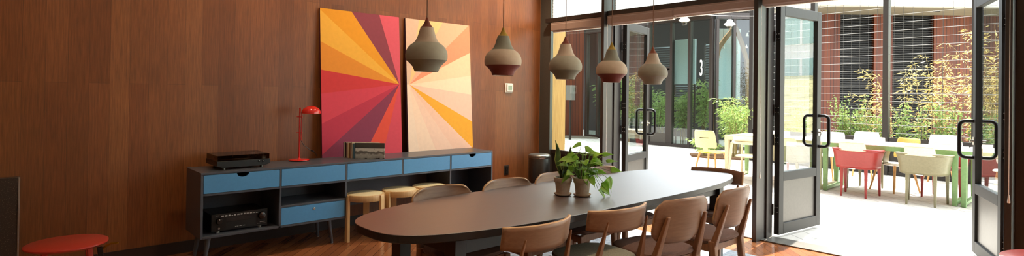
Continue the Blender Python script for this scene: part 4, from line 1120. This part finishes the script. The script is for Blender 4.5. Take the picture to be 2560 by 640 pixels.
# beige armchair at the beige table: panel back above a curved rail, slanted legs
bc = root('patio_armchair', (-4.0, 9.16, 0), 'beige open frame armchair with its back to the room at the beige table', 'patio armchair', 'moulded patio armchairs')
bm = BM(); slab(bm, [(-.02, .42), (0, .425), (0, .445), (-.02, .45)], .24, .235, 3.4, 48); obj('seat', bm, m_beige, bc, smooth=True)
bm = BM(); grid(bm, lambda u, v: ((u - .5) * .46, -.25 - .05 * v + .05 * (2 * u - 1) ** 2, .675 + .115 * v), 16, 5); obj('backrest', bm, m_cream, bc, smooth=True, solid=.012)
bm = BM(); tube(bm, [(.285, .20, .66), (.285, -.05, .66)] + [(.285 * cos(t * pi / 12), -.08 - .2 * sin(t * pi / 12), .66) for t in range(13)] + [(-.285, -.05, .66), (-.285, .20, .66)], .022, 10); obj('arm_rail', bm, m_beige, bc, smooth=True)
for s_ in (-1, 1):
    for y0, y1 in ((.19, .24), (-.19, -.27)):
        bm = BM(); bar(bm, (s_ * .27, y0, .655), (s_ * .29, y1, 0), .034, .034, .026, .026); obj('leg', bm, m_beige, bc, bevel=.006)

# ---------- outdoor lanterns on a cable
m_lan = plain('lantern white', '#cfccc6', .4)
def lantern(loc, label):
    r = root('hanging_lantern', loc, label, 'lantern', 'white lanterns hung over the patio')
    bm = BM(); lathe(bm, [(.112, .105), (.108, .112), (.06, .15), (.052, .19), (.03, .20), (.001, .202)], 28); obj('shade', bm, m_lan, r, smooth=True)
    bm = BM(); lathe(bm, [(.112, .105), (.106, .098), (.055, .068), (.05, .066)], 28); obj('reflector', bm, m_lan, r, smooth=True)
    bm = BM(); lathe(bm, [(.05, .068), (.05, .02), (.04, .004), (.001, 0)], 24); obj('globe', bm, glass('lantern glass', '#f4f4f0', 1.2), r, smooth=True)
    bm = BM(); tube(bm, [(-.05 + .05 * (1 - cos(t * pi / 10)), 0, .19 + .12 * sin(t * pi / 10)) for t in range(11)], .004, 6); obj('hanger', bm, m_black, r, smooth=True)
lantern((-5.128, 10.63, 2.745), 'white hanging lantern on the cable, nearest the centre post')
lantern((-5.739, 9.972, 2.813), 'white hanging lantern half hidden by the blind, left of the other')
lantern((-6.35, 13.60, 3.52), 'white lantern peeking below the blind beside the centre post')
bm = BM(); a_, c_ = V((-6.556, 9.088, 3.209)), V((-4.233, 11.591, 3.048))
tube(bm, [a_.lerp(c_, k / 16) - V((0, 0, .10 * sin(pi * k / 16))) for k in range(17)], .006, 6)
tag(obj('hanging_cable', bm, m_lan, smooth=True), 'white lantern cable strung over the patio', 'cable')

# ---------- building and bank mirrored in the door glass (stands off to the right)
ob = root('office_building', (8, 50, 0), 'white office building with window bands mirrored in the centre door glass', 'building')
bx('wall', plain('white render', '#e9e9e6', .8), ob, 0, 26, 0, 8, 0, 17, bevel=0)
for z in (2.6, 6.6, 10.6):
    w = bx('window_band', plain('teal glass', '#9fc4bd', .1), ob, .5, 25.5, -.12, .02, z, z + 2.6, bevel=0)
    for k in range(12): bx('mullion', plain('white mullion', '#eeeeea', .6), w, 1.2 + k * 2.1, 1.4 + k * 2.1, -.2, -.1, z, z + 2.6, bevel=0)
bm = BM(); prism(bm, [(22, 0), (46, 3.4), (49, 3.4), (49, 0)], 'x', 3, 34); struct(obj('grass_hill', bm, plain('dry grass', '#c9c28c', 1, 0, .2, .4, 1.5)))

# ------------------------------------------------------------------ light
w = bpy.data.worlds.new('sky'); SC.world = w; w.use_nodes = True
bg = w.node_tree.nodes['Background']; bg.inputs['Color'].default_value = (.86, .94, 1.0, 1); bg.inputs['Strength'].default_value = 4.3
sd = bpy.data.lights.new('sun', 'SUN'); sd.energy = 9.0; sd.angle = rad(.6); sd.color = (1, .955, .87)
so = bpy.data.objects.new('sun', sd); COL.objects.link(so)
so.rotation_euler = V((-.04, .46, .88)).to_track_quat('Z', 'Y').to_euler()

# added ceiling lamps out of view: warm wall wash and room fill
m_emit, nt, N, L, b = new_mat('lamp glow'); b.inputs['Emission Color'].default_value = (1, .80, .58, 1); b.inputs['Emission Strength'].default_value = 20; b.inputs['Base Color'].default_value = (.9, .8, .7, 1)
for i, (x, y, LAMP) in enumerate([(-4.4, .4, 24), (-4.4, 1.9, 50), (-4.4, 3.4, 85), (-4.4, 4.8, 150), (-1.2, .2, 60), (-1.2, 2.4, 90)]):
    r = root('added_spotlight', (x, y, ZC), 'added round ceiling spotlight out of view', 'spotlight', 'added ceiling spotlights')
    bm = BM(); lathe(bm, [(.075, -.001), (.085, -.006), (.095, -.004), (.097, 0)], 32); obj('ring', bm, m_white, r, smooth=True)
    bm = BM(); lathe(bm, [(.075, -.002), (.001, -.003)], 32); obj('lens', bm, m_emit, r)
    ld = bpy.data.lights.new('added_spot', 'SPOT'); ld.shadow_soft_size = .06; ld.energy = LAMP; ld.color = (1, .78, .52); ld.spot_size = rad(95); ld.spot_blend = 1.
    lo = bpy.data.objects.new('added_spot', ld); COL.objects.link(lo); lo.parent = r; lo.location = (0, 0, -.012)
    lo.rotation_euler = V((.62, 0, 1) if x < -2 else (0, 0, 1)).to_track_quat('Z', 'Y').to_euler()

SC.view_settings.view_transform = 'Standard'; SC.view_settings.look = 'None'; SC.view_settings.exposure = 0.8; SC.view_settings.gamma = 1
SC.view_settings.use_curve_mapping = False
cy = SC.cycles
cy.max_bounces = 10; cy.diffuse_bounces = 5; cy.glossy_bounces = 4; cy.transmission_bounces = 6; cy.transparent_max_bounces = 16
cy.sample_clamp_indirect = 6; cy.use_denoising = True; cy.caustics_reflective = False; cy.caustics_refractive = False
